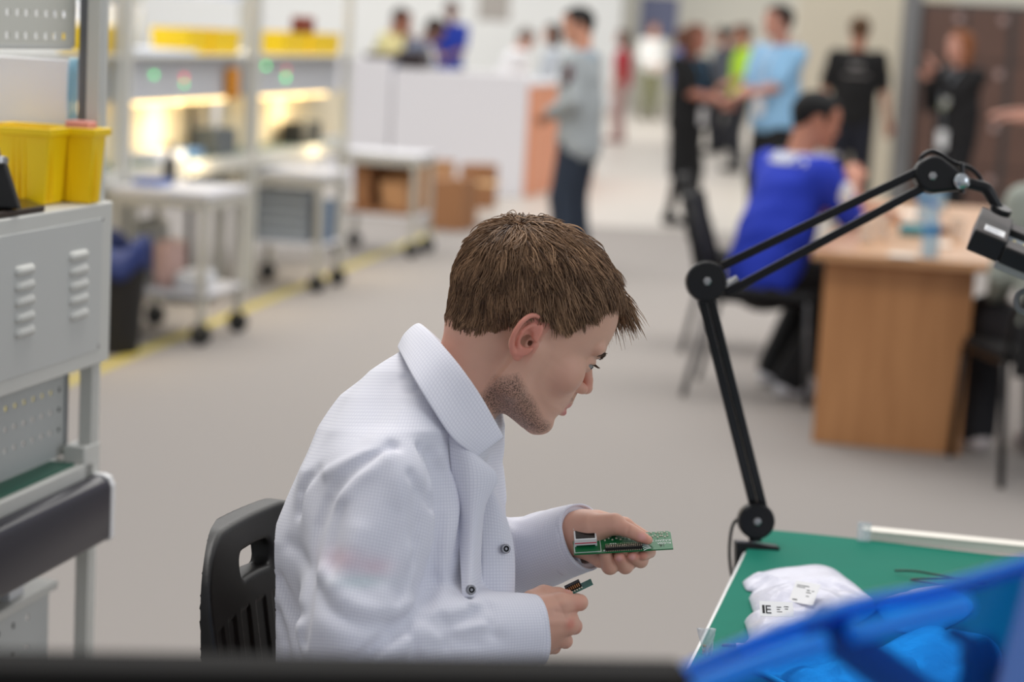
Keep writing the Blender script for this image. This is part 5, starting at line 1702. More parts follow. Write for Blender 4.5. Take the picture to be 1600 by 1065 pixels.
for k in range(3):
    u1 = -UNIT * k; u0 = u1 - UNIT
    t = thing('workbench', unit_labels[k], 'workbench', uv(BB, (u0 + u1) / 2, -.35), 0, 'lit workbenches along the left')
    for u in (u0 + .03, u1 - .06):
        for v in (-.05, -.75):
            bbx('post', u, u + .045, v, v + .045, 0, 2.05, BENCH, t)
    bbx('worktop', u0 + .02, u1 - .02, -.78, -.02, .735, .765, mat('worktop_greygreen', (0.52, 0.60, 0.57), rough=.5), t)
    bbx('front_edge', u0 + .02, u1 - .02, -.02, .0, .69, .765, BENCH, t)
    bbx('back_board', u0 + .08, u1 - .07 + (.6 if k == 0 else 0), -.24, -.225, .77, 1.06, WARM, t)
    bbx('instrument_panel', u0 + .08, u1 - .07, -.5, -.08, 1.07, 1.28, INSTR, t)
    bbx('top_shelf', u0 + .08, u1 - .07, -.72, .0, 1.285, 1.30, BENCH, t)
    bbx('upper_panel', u0 + .08, u1 - .07, -.74, -.72, 1.60, 2.0, mat('pale_blue_panel', (0.86, 0.89, 0.97), rough=.6), t)
    bbx('lamp_tube', u0 + .2, u1 - .2, -.12, -.10, 1.05, 1.068, LAMPG, t, .002)
    bbx('drawer_unit', u0 + .9, u0 + 1.5, -.72, -.50, .45, .70, BENCH, t)
    wl = area_light('bench_lamp', tuple(uv(BB, (u0 + u1) / 2 + (.15 if k == 0 else 0), -.09, 1.045)), tuple(uv(BB, (u0 + u1) / 2 + (.15 if k == 0 else 0), -.24, .88)), .08, 1.4, 5.5, (1.0, 0.78, 0.46))
_leg = at_z(332, 441, 0)
MB().obox(_leg, UD * .04, VD * .05, ZD * .735).build('leg', BENCH, [o for o in COL.objects if o.get('label') == unit_labels[0]][0], bevel=.004)
def led(px, py, v, m, unit, r=.012):
    p = on_plane(px, py, uv(BB, 0, v), VD)
    pr = [o for o in COL.objects if o.get('label') == unit_labels[unit]][0]
    MB().disc_stack(p, VD, [(0, r), (.01, r * .8)], 12).build('indicator_light', m, pr)
led(415, 103, -.078, LEDG, 0); led(446, 121, -.078, LEDG, 0, .014); led(447, 109, -.078, LEDR, 0, .009)
led(240, 117, -.078, LEDG, 1, .009); led(287, 121, -.078, LEDR, 1); led(287, 131, -.078, LEDG, 1, .008)
def shelf_bin(px0, px1, py, v, lab, dz=1.30, h=.13, lv=.22):
    p0 = on_plane(px0, py, uv(BB, 0, v), VD); p1 = on_plane(px1, py, uv(BB, 0, v), VD)
    ua, ub = np.dot(p0 - BB, UD), np.dot(p1 - BB, UD)
    t = thing('storage_bin', lab, 'bin', uv(BB, (ua + ub) / 2, v, dz), 0, 'yellow bins on the lit workbenches')
    def rect(ins, z): return [uv(BB, ua + ins, v - ins, z), uv(BB, ub - ins, v - ins, z), uv(BB, ub - ins, v - lv + ins, z), uv(BB, ua + ins, v - lv + ins, z)]
    lev = [rect(.01, dz + .001), rect(0, dz + h), rect(.01, dz + h), rect(.02, dz + .015)]
    vs = [p for r in lev for p in r]
    MB().add(vs, [(i * 4 + k, i * 4 + (k + 1) % 4, (i + 1) * 4 + (k + 1) % 4, (i + 1) * 4 + k) for i in range(3) for k in range(4)] + [(3, 2, 1, 0), (12, 13, 14, 15)]).build('bin_shell', YEL, t)
shelf_bin(444, 482, 70, -.05, 'left half of the yellow bin pair on the farthest lit workbench')
shelf_bin(487, 532, 72, -.05, 'right half of the yellow bin pair on the farthest lit workbench')
shelf_bin(298, 328, 70, -.05, 'small yellow bin left of the blue arm on the middle lit workbench')
shelf_bin(334, 376, 70, -.05, 'wider yellow bin right of the blue arm on the middle lit workbench')
shelf_bin(158, 185, 72, -.05, 'yellow bin on the lit workbench beside the near bench post')
def bench_item(name, px, py, z, su, sv, h, m, label, cat, rot=0.0, shape='box'):
    p = at_z(px, py, z)
    if abs(z - .766) < .001:
        p = on_plane(px, py, uv(BB, 0, -.11), VD); p[2] = z
    a, c = UD * math.cos(rot) + VD * math.sin(rot), VD * math.cos(rot) - UD * math.sin(rot)
    if shape == 'box':
        o = MB().obox(p - a * su / 2 - c * sv / 2 + ZD * .001, a * su, c * sv, ZD * h).build(name, m, bevel=min(.01, h / 4))
    elif shape == 'cyl':
        o = MB().disc_stack(p + ZD * .001, ZD, [(0, su / 2), (h * .8, su / 2), (h, su / 2 * .6)], 18).build(name, m, smooth='auto')
    return tag(o, label, cat)
bench_item('power_supply', 470, 214, .766, .36, .14, .13, CHAR, 'dark instrument box on the worktop of the farthest lit bench', 'instrument')
bench_item('power_supply', 335, 236, .766, .30, .14, .14, mat('slate', (0.35, 0.38, 0.40), rough=.5), 'grey instrument box on the worktop of the middle lit bench', 'instrument')
bench_item('paper_pile', 245, 248, .766, .36, .16, .05, mat('paper_white', (0.9, 0.92, 0.97), rough=.6), 'white paper pile on the worktop of the middle lit bench', 'paper')
bench_item('blue_case', 292, 243, .766, .2, .12, .05, mat('steel_blue', (0.30, 0.44, 0.62), rough=.5), 'flat blue case on the worktop of the middle lit bench', 'case')
bench_item('red_mug', 473, 52, 1.431, .12, .1, .09, mat('rust_red', (0.55, 0.26, 0.18), rough=.5), 'rust red block on top of the farthest yellow bins', 'block')
b = MB()
po = on_plane(225, 86, uv(BB, 0, -.2), VD)
pu = float(np.dot(po - BB, UD))
tag(MB().obox(uv(BB, pu - .3, -.45, 1.302), UD * .62, VD * .4 - ZD * .0, ZD * .02 ).build('paper_sheets', mat('paper_white', (0.9, 0.92, 0.97))), 'white paper sheets on the top shelf of the middle lit bench', 'paper')
tag(MB().obox(uv(BB, pu - .2, -.62, 1.302), UD * 1.0, VD * .03, ZD * .24 + VD * .05).build('white_carton', mat('carton_white', (0.92, 0.93, 0.95), rough=.6), bevel=.01), 'white carton standing behind the papers on the top shelf', 'carton')
bench_item('monitor', 180, 62, 1.302, .05, .2, .3, CHAR, 'dark upright panel above the leftmost far yellow bin', 'panel')
_p = on_plane(356, 128, uv(BB, 0, -.075), VD)
tag(MB().obox(_p - UD * .06 - ZD * .09, UD * .12, VD * .05, ZD * .17).build('hanging_tool', mat('amber', (0.85, 0.55, 0.08), rough=.5), bevel=.02), 'amber tool hanging on the middle instrument panel', 'tool')
p0 = uv(BB, -2.25, .05, .9)
arm_pts = [at_y(300, 250, 10.8), at_y(300, 150, 10.8), at_y(303, 105, 10.8), at_y(326, 74, 10.9)]
arm_pts[0][2] = .02
arm = thing('floor_stand', 'dark floor stand with a blue jointed arm before the middle lit bench', 'stand', (arm_pts[0][0], arm_pts[0][1], 0))
MB().tube(arm_pts[:3], .018, 10).build('post', CHAR, arm, smooth=True)
MB().tube(arm_pts[2:], .022, 10).build('upper_arm', mat('navy_paint', (0.20, 0.23, 0.42), rough=.4), arm, smooth=True)
MB().disc_stack(np.array([arm_pts[0][0], arm_pts[0][1], .0]), ZD, [(0, .14), (.015, .14), (.03, .03), (.06, .02)], 24).build('base', CHAR, arm, smooth='auto')

# ================================================================== trolleys, bin, boxes
TROL = mat('trolley_frame', (0.76, 0.75, 0.71), rough=.45)
TTOP = mat('trolley_top', (0.88, 0.88, 0.90), rough=.4)
CAST = mat('caster_rubber', (0.12, 0.13, 0.14), rough=.6)
def trolley(corner, lu, lv, ztop, zlow, label, high=0.0):
    """corner = ground point under its right corner nearest the camera"""
    o = corner
    t = thing('trolley', label, 'trolley', uv(o, lu / 2, -lv / 2), 0, 'grey wheeled trolleys along the lit benches')
    for u in (0, lu - .035):
        for v in (-.035, -lv):
            MB().ubox(o, u, u + .035, v, v + .035, .11, ztop + (high if u > 0 and v < -.1 else 0)).build('post', TROL, t, bevel=.004)
            c = uv(o, u + .017, v + .017, .05)
            w = MB().cyl(c - UD * .012, c + UD * .012, .05, None, 20).build('caster', CAST, t, smooth='auto')
            MB().ubox(o, u + .002, u + .033, v + .005, v + .03, .06, .115).build('caster_fork', STEEL, w)
    MB().ubox(o, -.01, lu + .01, -lv - .01, .01, ztop, ztop + .03).build('top_shelf', TTOP, t, bevel=.006)
    MB().ubox(o, -.004, lu + .004, -lv - .004, .004, ztop - .05, ztop).build('shelf_rim', TROL, t, bevel=.004)
    MB().ubox(o, 0, lu, -lv, 0, zlow - .02, zlow).build('lower_shelf', TTOP, t, bevel=.004)
    return t, o
t1, o1 = trolley(at_z(316, 541, 0), .52, .46, .675, .24, 'white topped trolley nearest the black waste bin')
t2, o2 = trolley(at_z(497, 458, 0), .42, .46, .64, .27, 'trolley holding a stack of grey trays, in front of the farthest lit bench')
t3, o3 = trolley(at_z(646, 403, 0), .42, .55, .645, .27, 'trolley loaded with crumpled brown cardboard, by the white counter')
def on_trolley(o, name, u, v, z, su, sv, h, m, label, cat, bevel=.006):
    return tag(MB().ubox(o, u, u + su, v - sv, v, z + .001, z + h).build(name, m, bevel=bevel), label, cat)
TRAY = mat('tray_grey', (0.62, 0.65, 0.68), rough=.5)
for k in range(5):
    on_trolley(o2, 'parts_tray', .06, -.10, .27 + .058 * k, .30, .36, .052, TRAY, ['lowest', 'second lowest', 'middle', 'second highest', 'topmost'][k] + ' grey tray of the stack inside the middle trolley', 'tray')
on_trolley(o2, 'blue_folder', .10, -.015, .27, .2, .05, .24, mat('folder_blue', (0.36, 0.45, 0.55), rough=.6), 'blue grey folder upright beside the tray stack', 'folder')
on_trolley(o1, 'blue_pouch', .12, -.28, .705, .16, .14, .03, mat('pouch_blue', (0.25, 0.38, 0.66), rough=.5), 'small blue pouch on the nearest white topped trolley', 'pouch', .01)
bt = uv(o1, .38, -.34, .706)
bo = thing('bottle', 'dark slim bottle standing on the nearest trolley', 'bottle', bt)
MB().disc_stack(bt, ZD, [(0, .03), (.10, .03), (.13, .012), (.16, .012)], 16).build('bottle_body', CHAR, bo, smooth='auto')
MB().disc_stack(bt + ZD * .16, ZD, [(0, .015), (.03, .014)], 14).build('cap', BLACKM, bo, smooth='auto')
for k, (u, v, su, sv, h, c, lab) in enumerate(((.06, -.04, .22, .14, .09, (0.85, 0.86, 0.88), 'clear bag of parts on the lower shelf of the nearest trolley'), (.1, -.20, .2, .10, .22, (0.80, 0.67, 0.64), 'pink parcel on the lower shelf of the nearest trolley'), (.2, -.32, .18, .12, .3, (0.62, 0.63, 0.62), 'grey parcel on the lower shelf of the nearest trolley'))):
    on_trolley(o1, 'parcel', u, v, .24, su, sv, h, mat('parcel_%s' % 'abc'[k], c, rough=.5, bump=.3, bscale=20), lab, 'parcel', .03)
# waste bin with a blue liner
wbp = at_z(168, 548, 0)
wbin = thing('waste_bin', 'black waste bin with a blue liner beside the near bench', 'waste bin', wbp)
MB().disc_stack(wbp, ZD, [(0, .13), (.005, .135), (.42, .17), (.43, .175), (.44, .17), (.43, .16)], 28).build('bin_body', mat('bin_black', (0.07, 0.065, 0.065), rough=.6), wbin, smooth='auto')
g = []
for i in range(4):
    g.append([wbp + ZD * (.50 - .045 * i + .035 * math.sin(k * .9)) + (.168 + .016 * (i > 0) + .006 * math.sin(k * 2.1 + i)) * np.array([math.cos(k * math.pi / 16), math.sin(k * math.pi / 16), 0]) for k in range(33)])
MB().sheet(g).build('liner', mat('liner_blue', (0.10, 0.17, 0.40), rough=.5), wbin, smooth=True, solid=.003)
# crumpled cardboard on the third trolley and boxes behind it
CARD = mat('cardboard', (0.74, 0.55, 0.38), rough=.8, noise=.08, nscale=12)
CARDD = mat('cardboard_dark', (0.64, 0.45, 0.30), rough=.8, noise=.08, nscale=12)
rr = random.Random(4)
card_lab = ['folded cardboard sheet lying flat on the loaded trolley', 'cardboard flap leaning left on the loaded trolley', 'tall cardboard piece at the back of the loaded trolley', 'small cardboard piece on top of the trolley heap', 'cardboard piece at the right of the trolley heap']
for k, (u, v, su, sv, h, zb) in enumerate(((.02, -.04, .37, .46, .03, .272), (.03, -.07, .12, .17, .17, .304), (.335, -.07, .04, .34, .27, .304), (.18, -.10, .12, .18, .23, .304), (.06, -.33, .24, .11, .27, .304))):
    p = uv(o3, u, v, zb)
    ti = (.0, .12, .05, -.1, .1)[k]
    tag(MB().obox(p, UD * su, -VD * sv + ZD * ti * .1, ZD * h - VD * ti * .2).build('cardboard_piece', CARD if k % 2 else CARDD, bevel=.008), card_lab[k], 'cardboard', 'cardboard on the third trolley')
def carton(px, py, su, sv, h, rot, label, m=CARD, z=0.0):
    p = at_z(px, py, z)
    a, c = UD * math.cos(rot) + VD * math.sin(rot), VD * math.cos(rot) - UD * math.sin(rot)
    t = thing('carton', label, 'box', p, 0, 'cartons behind the trolley')
    MB().obox(p + ZD * .001, -c * sv, a * su, ZD * h).build('carton_body', m, t, bevel=.006)
    MB().obox(p + ZD * h - a * .002, -c * sv * .5, a * su, ZD * .006 + a * 0).build('flap', CARDD, t)
    MB().obox(p + ZD * (h) - c * sv * .46, c * sv * .03, a * su, ZD * .009).build('tape', mat('parcel_tape', (0.80, 0.68, 0.5), rough=.3), t)
    return t
carton(718, 362, .34, .26, .38, .1, 'tall brown carton nearest the third trolley', CARDD)
carton(742, 352, .30, .28, .30, -.2, 'low brown carton in front of the white counter')
carton(762, 326, .26, .26, .36, .05, 'brown carton behind the low one, against the white counter', CARDD)
carton(694, 330, .30, .28, .40, .0, 'brown carton behind the third trolley, touching the counter')
tag(MB().obox(at_z(742, 352, 0) - VD * .23 + UD * .04 + ZD * .312, VD * .36, UD * .26, ZD * .012).build('cardboard_sheet', mat('cardboard_light', (0.84, 0.68, 0.48), rough=.8)), 'pale cardboard lid lying on the low brown carton', 'cardboard')

# ================================================================== white counter, lockers, far walls
CW = mat('counter_white', (0.94, 0.935, 0.95), rough=.5)
K0 = at_z(815, 308, 0)
counter = thing('counter', 'long white counter with an orange end panel, people standing behind it', 'counter', K0)
MB().ubox(K0, 0, .06, -1.28, 0, 0, 1.09).build('front_panel', CW, counter, bevel=.008)
MB().ubox(K0, -.03, .05, -1.9, -1.30, 0, 1.19).build('end_panel', CW, counter, bevel=.008)
MB().ubox(K0, .0, .40, -1.26, -.01, 1.09, 1.115).build('counter_top', CW, counter, bevel=.004)
MB().ubox(K0, .06, 3.3, .0, .05, 0, 1.02).build('orange_panel', mat('orange_panel', (0.91, 0.62, 0.48), rough=.5), counter, bevel=.008)
MB().ubox(K0, .06, 3.3, -.1, .06, 1.02, 1.06).build('counter_top', CW, counter, bevel=.004)
for kk, (px_, py_, w_, h_, c_, lab_) in enumerate(((642, 112, .26, .16, (0.20, 0.16, 0.17), 'dark equipment box on the white counter near the leaning person'), (596, 96, .30, .05, (0.30, 0.22, 0.21), 'flat dark case on the taller left end of the counter'))):
    z_ = 1.116 if kk == 0 else 1.191
    p_ = on_plane(px_, py_, uv(K0, .06, 0), UD); p_[2] = z_
    tag(MB().obox(p_ - VD * w_ / 2 - UD * (.03 if kk == 0 else .08), VD * w_, UD * (.25 if kk == 0 else .07), ZD * h_).build('equipment_box', mat('equip_%d' % kk, c_, rough=.4), bevel=.01), lab_, 'box')
# lockers
LK = mat('locker_brown', (0.42, 0.31, 0.265), rough=.5, noise=.12, nscale=9)
LKF = mat('locker_frame', (0.52, 0.52, 0.52), rough=.5)
LKD = mat('locker_dark_frame', (0.30, 0.285, 0.28), rough=.5)
lk0 = at_z(1399, 83 + 4800 / 18.3, 0)
for k in range(3):
    base = uv(lk0, 0, .08 + .80 * k)
    t = thing('locker', ['brown locker bank beside the grey column', 'brown locker bank behind the red haired woman', 'brown locker bank at the right picture edge'][k], 'locker', base, 0, 'brown lockers along the right wall')
    MB().ubox(base, 0, .5, 0, .80, 0, 1.96).build('locker_body', LKD, t, bevel=.004)
    for c_ in range(2):
        for r_ in range(4):
            d_ = MB().ubox(base, -.018, 0, .03 + .385 * c_, .03 + .385 * c_ + .355, .06 + .47 * r_, .06 + .47 * r_ + .455).build('door', LK, t, bevel=.004)
            cc = uv(base, -.02, .03 + .385 * c_ + .30, .06 + .47 * r_ + .36)
            MB().disc_stack(cc, -UD, [(0, .035), (.006, .034), (.008, .02)], 16).build('tag_plate', mat('tag_pink', (0.72, 0.62, 0.60), rough=.4), d_)
tag(MB().ubox(lk0, -.05, .45, -.08, .075, 0, 3.4).build('column', LKF, bevel=.01), kind='structure')
# ribbed beige wall
rb = MB()
w0 = at_z(1225, 74 + 4800 / 21.5, 0)
for k in range(26):
    rb.ubox(w0, 0, .05, .06 * k, .06 * k + .04, 0, 4.5)
rb.ubox(w0, .03, .1, 0, 1.6, 0, 4.5)
tag(rb.build('wall_right', mat('ribbed_beige', (0.86, 0.835, 0.765), rough=.7)), kind='structure')
sg = at_y(1030, 18, 45.5)
tag(MB().obox(sg - RIGHT * .42 - ZD * .55, np.array([.84, 0, 0]), np.array([0, .05, 0]), ZD * .9).build('wall_sign', mat('slate_sign', (0.42, 0.44, 0.55), rough=.6), bevel=.01), 'slate blue board high on the far cream wall', 'sign')
gp_ = at_y(772, 8, 40.6)
tag(MB().obox(gp_ - RIGHT * .31 - ZD * .29, np.array([.62, .14, 0]), np.array([0, .08, 0]), ZD * .8).build('wall_panel', mat('warm_grey_panel', (0.62, 0.60, 0.58), rough=.6), bevel=.01), 'warm grey panel on the white wall above the person in white', 'panel')
# yellow line on the floor
ya, yb = at_z(145, 580, 0), at_z(625, 384, 0)
dd = (yb - ya); dl = np.linalg.norm(dd); dd /= dl
nn_ = np.cross(ZD, dd)
tag(MB().obox(ya - dd * 2 - nn_ * .04 + ZD * .0005, dd * (dl + 3), nn_ * .075, ZD * .0012).build('trim_floor', mat('yellow_line', (0.74, 0.68, 0.34), rough=.7, noise=.12, nscale=8)), kind='structure')

# ================================================================== brown table with its clutter, and the visitor chairs
OAK = mat('oak_laminate', (0.66, 0.455, 0.275), rough=.45)
def wood(m, dark, light, ax):
    nt = m.node_tree; b_ = nt.nodes['Principled BSDF']
    tc = nt.nodes.new('ShaderNodeTexCoord'); mp = nt.nodes.new('ShaderNodeMapping'); mp.inputs['Scale'].default_value = ax
    n_ = nt.nodes.new('ShaderNodeTexNoise'); n_.inputs['Scale'].default_value = 6; n_.inputs['Detail'].default_value = 6
    r_ = nt.nodes.new('ShaderNodeMix'); r_.data_type = 'RGBA'; r_.inputs[6].default_value = (*lin(dark), 1); r_.inputs[7].default_value = (*lin(light), 1)
    nt.links.new(tc.outputs['Object'], mp.inputs[0]); nt.links.new(mp.outputs[0], n_.inputs['Vector']); nt.links.new(n_.outputs['Fac'], r_.inputs[0]); nt.links.new(r_.outputs[2], b_.inputs['Base Color'])
wood(OAK, (0.62, 0.41, 0.235), (0.80, 0.58, 0.38), (3.5, 3.5, .35))
OAKT = mat('oak_top', (0.74, 0.55, 0.38), rough=.28)
wood(OAKT, (0.70, 0.51, 0.35), (0.80, 0.61, 0.44), (1.5, .4, 2))
D0 = at_z(1268, 690, 0)
desk = thing('desk', 'long oak laminate desk at the right, its end panel facing the camera', 'desk', D0)
DW = .56
MB().ubox(D0, .0, .03, 0, DW, 0, .715).build('end_panel', OAK, desk, bevel=.003)
MB().ubox(D0, 2.72, 2.75, 0, DW, 0, .715).build('end_panel', OAK, desk, bevel=.003)
MB().ubox(D0, .03, 2.72, DW * .5 - .01, DW * .5 + .01, .30, .715).build('modesty_panel', OAK, desk)
MB().ubox(D0, -.12, 2.80, -.045, DW + .06, .715, .75).build('desktop', OAKT, desk, bevel=.006)
def desk_item(name, px, py, m, label, cat, kind='box', su=.1, sv=.1, h=.05, group='clutter on the oak desk'):
    p = at_z(px, py, .7505)
    if kind == 'box':
        o = MB().obox(p - UD * su / 2 - VD * sv / 2, UD * su, VD * sv, ZD * h).build(name, m, bevel=min(su, sv, h) * .15)
        return tag(o, label, cat, group)
    t = thing(name, label, cat, p, 0, group)
    if kind == 'cup':
        MB().disc_stack(p, ZD, [(0, su * .72), (h * .96, su), (h, su * 1.06), (h * .97, su * .93), (.01, su * .66)], 20).build('cup_body', m, t, smooth='auto')
    if kind == 'bottle':
        MB().disc_stack(p, ZD, [(0, su), (.01, su * 1.03), (h * .62, su), (h * .82, su * .45), (h * .92, su * .42)], 20).build('bottle_body', m, t, smooth='auto')
        MB().disc_stack(p + ZD * h * .4, ZD, [(0, su * 1.04), (h * .18, su * 1.04)], 20).build('label', mat('bottle_label_blue', (0.25, 0.52, 0.72), rough=.4), t, smooth='auto')
        MB().disc_stack(p + ZD * h * .92, ZD, [(0, su * .5), (h * .08, su * .48)], 16).build('cap', mat('cap_blue', (0.2, 0.45, 0.75), rough=.4), t, smooth='auto')
    return t
PAP = mat('paper_cream', (0.92, 0.88, 0.83), rough=.6)
WATER = mat('water_plastic', (0.72, 0.84, 0.90), rough=.1, alpha=.65)
desk_item('cup', 1352, 378, PAP, 'leftmost white paper cup near the front of the oak desk', 'cup', 'cup', .032, h=.09)
desk_item('cup', 1377, 372, PAP, 'white paper cup right of the leftmost one on the oak desk', 'cup', 'cup', .032, h=.09)
desk_item('cup', 1494, 372, PAP, 'white paper cup at the right edge of the oak desk', 'cup', 'cup', .032, h=.085)
desk_item('bottle', 1452, 402, WATER, 'water bottle at the front of the oak desk', 'bottle', 'bottle', .032, h=.21)
desk_item('bottle', 1442, 346, WATER, 'water bottle behind the teal box on the oak desk', 'bottle', 'bottle', .032, h=.21)
desk_item('bottle', 1466, 330, WATER, 'water bottle farthest back on the oak desk', 'bottle', 'bottle', .032, h=.21)
desk_item('tissue_box', 1428, 366, mat('teal_box', (0.22, 0.55, 0.60), rough=.5), 'flat teal box in the middle of the oak desk', 'box', 'box', .16, .12, .04)
desk_item('paper_sheet', 1410, 400, PAP, 'cream paper sheet at the front of the oak desk', 'paper', 'box', .12, .10, .006)
desk_item('paper_sheet', 1420, 335, PAP, 'cream paper sheet at the back left of the oak desk', 'paper', 'box', .3, .2, .006)
desk_item('paper_sheet', 1470, 385, PAP, 'cream paper sheet right of the front water bottle', 'paper', 'box', .14, .08, .012)
desk_item('snack_bag', 1390, 345, mat('snack_orange', (0.86, 0.66, 0.52), rough=.4), 'pale orange snack bag beside the seated man', 'bag', 'box', .14, .1, .04)
desk_item('brown_pouch', 1480, 365, mat('brown_pouch', (0.50, 0.36, 0.26), rough=.5), 'small brown pouch right of the teal box', 'pouch', 'box', .06, .08, .03)
FAB = mat('black_fabric', (0.075, 0.075, 0.08), rough=.85)
GUN = mat('chair_leg_grey', (0.36, 0.36, 0.37), rough=.35, metal=.6)
def visitor_chair(pos, ang, label, leg_m=GUN, bz=(.54, .31)):
    """stacking chair; ang = direction the sitter faces"""
    t = thing('visitor_chair', label, 'chair', (pos[0], pos[1], 0), 0, 'black visitor chairs by the oak desk')
    f = np.array([math.cos(ang), math.sin(ang), 0]); s = np.array([-math.sin(ang), math.cos(ang), 0])
    P = lambda x, y, z: np.array([pos[0], pos[1], 0]) + f * x + s * y + ZD * z
    for y in (-.23, .23):
        MB().tube([P(.25, y * 1.05, 0), P(.22, y, .44)], .013, 10).build('leg', leg_m, t, smooth=True)
        MB().tube([P(-.28, y * 1.05, 0), P(-.19, y, .44)], .013, 10).build('leg', leg_m, t, smooth=True)
        MB().tube([P(.22, y, .43), P(-.19, y, .43), P(-.24, y, .60), P(-.31, y * .96, bz[0] + bz[1] - .03)], .012, 10).build('back_frame', BLACKM, t, smooth=True)
    n = 10
    gsit = [[P(-.21 + .46 * i / n, -.22 + .44 * j / n, .455 + .012 * math.sin(math.pi * j / n) - .015 * (i / n) ** 2) for j in range(n + 1)] for i in range(n + 1)]
    MB().sheet(gsit).build('seat', FAB, t, smooth=True, solid=.045)
    gb = [[P(-.245 - .075 * i / n - .03 * math.sin(math.pi * j / n), -.22 + .44 * j / n, bz[0] + bz[1] * i / n) for j in range(n + 1)] for i in range(n + 1)]
    MB().sheet(gb).build('backrest', FAB, t, smooth=True, solid=.04)
    return t
VANG = math.atan2(VD[1], VD[0])
ch1 = at_z(1178, 614, 0)
visitor_chair(ch1, VANG, 'black visitor chair under the man in the blue shirt')
visitor_chair(at_z(1155, 545, 0), VANG + .1, 'empty black visitor chair just behind the one of the man in blue')
ch3 = at_z(1618, 738, 0)
visitor_chair(ch3, math.radians(98), 'black visitor chair at the right picture edge under the person in grey green', BLACKM, (.40, .32))
# ================================================================== people further back
def ik(a, b, l1, l2, pole):
    a, b, pole = (np.asarray(x, float) for x in (a, b, pole))
    d = b - a; D = np.linalg.norm(d)
    if D > (l1 + l2) * .995:
        b = a + d / D * (l1 + l2) * .995; d = b - a; D = np.linalg.norm(d)
    d /= D
    x = (l1 * l1 - l2 * l2 + D * D) / (2 * D)
    h = math.sqrt(max(l1 * l1 - x * x, 0))
    n = pole - d * np.dot(pole, d); n /= np.linalg.norm(n) + 1e-9
    return a + d * x + n * h, b
SKINS = {}
def skin_of(c):
    if c not in SKINS:
        SKINS[c] = mat('skin_tone_%s' % 'abcdefghijklmnopqrstuvwxyz'[len(SKINS)], c, rough=.5, sss=.1)
    return SKINS[c]
def cloth(c):
    k = 'cloth_' + '_'.join('%02d' % int(x * 100) for x in c)
    return mat(k, c, rough=.85, noise=.05, nscale=18)
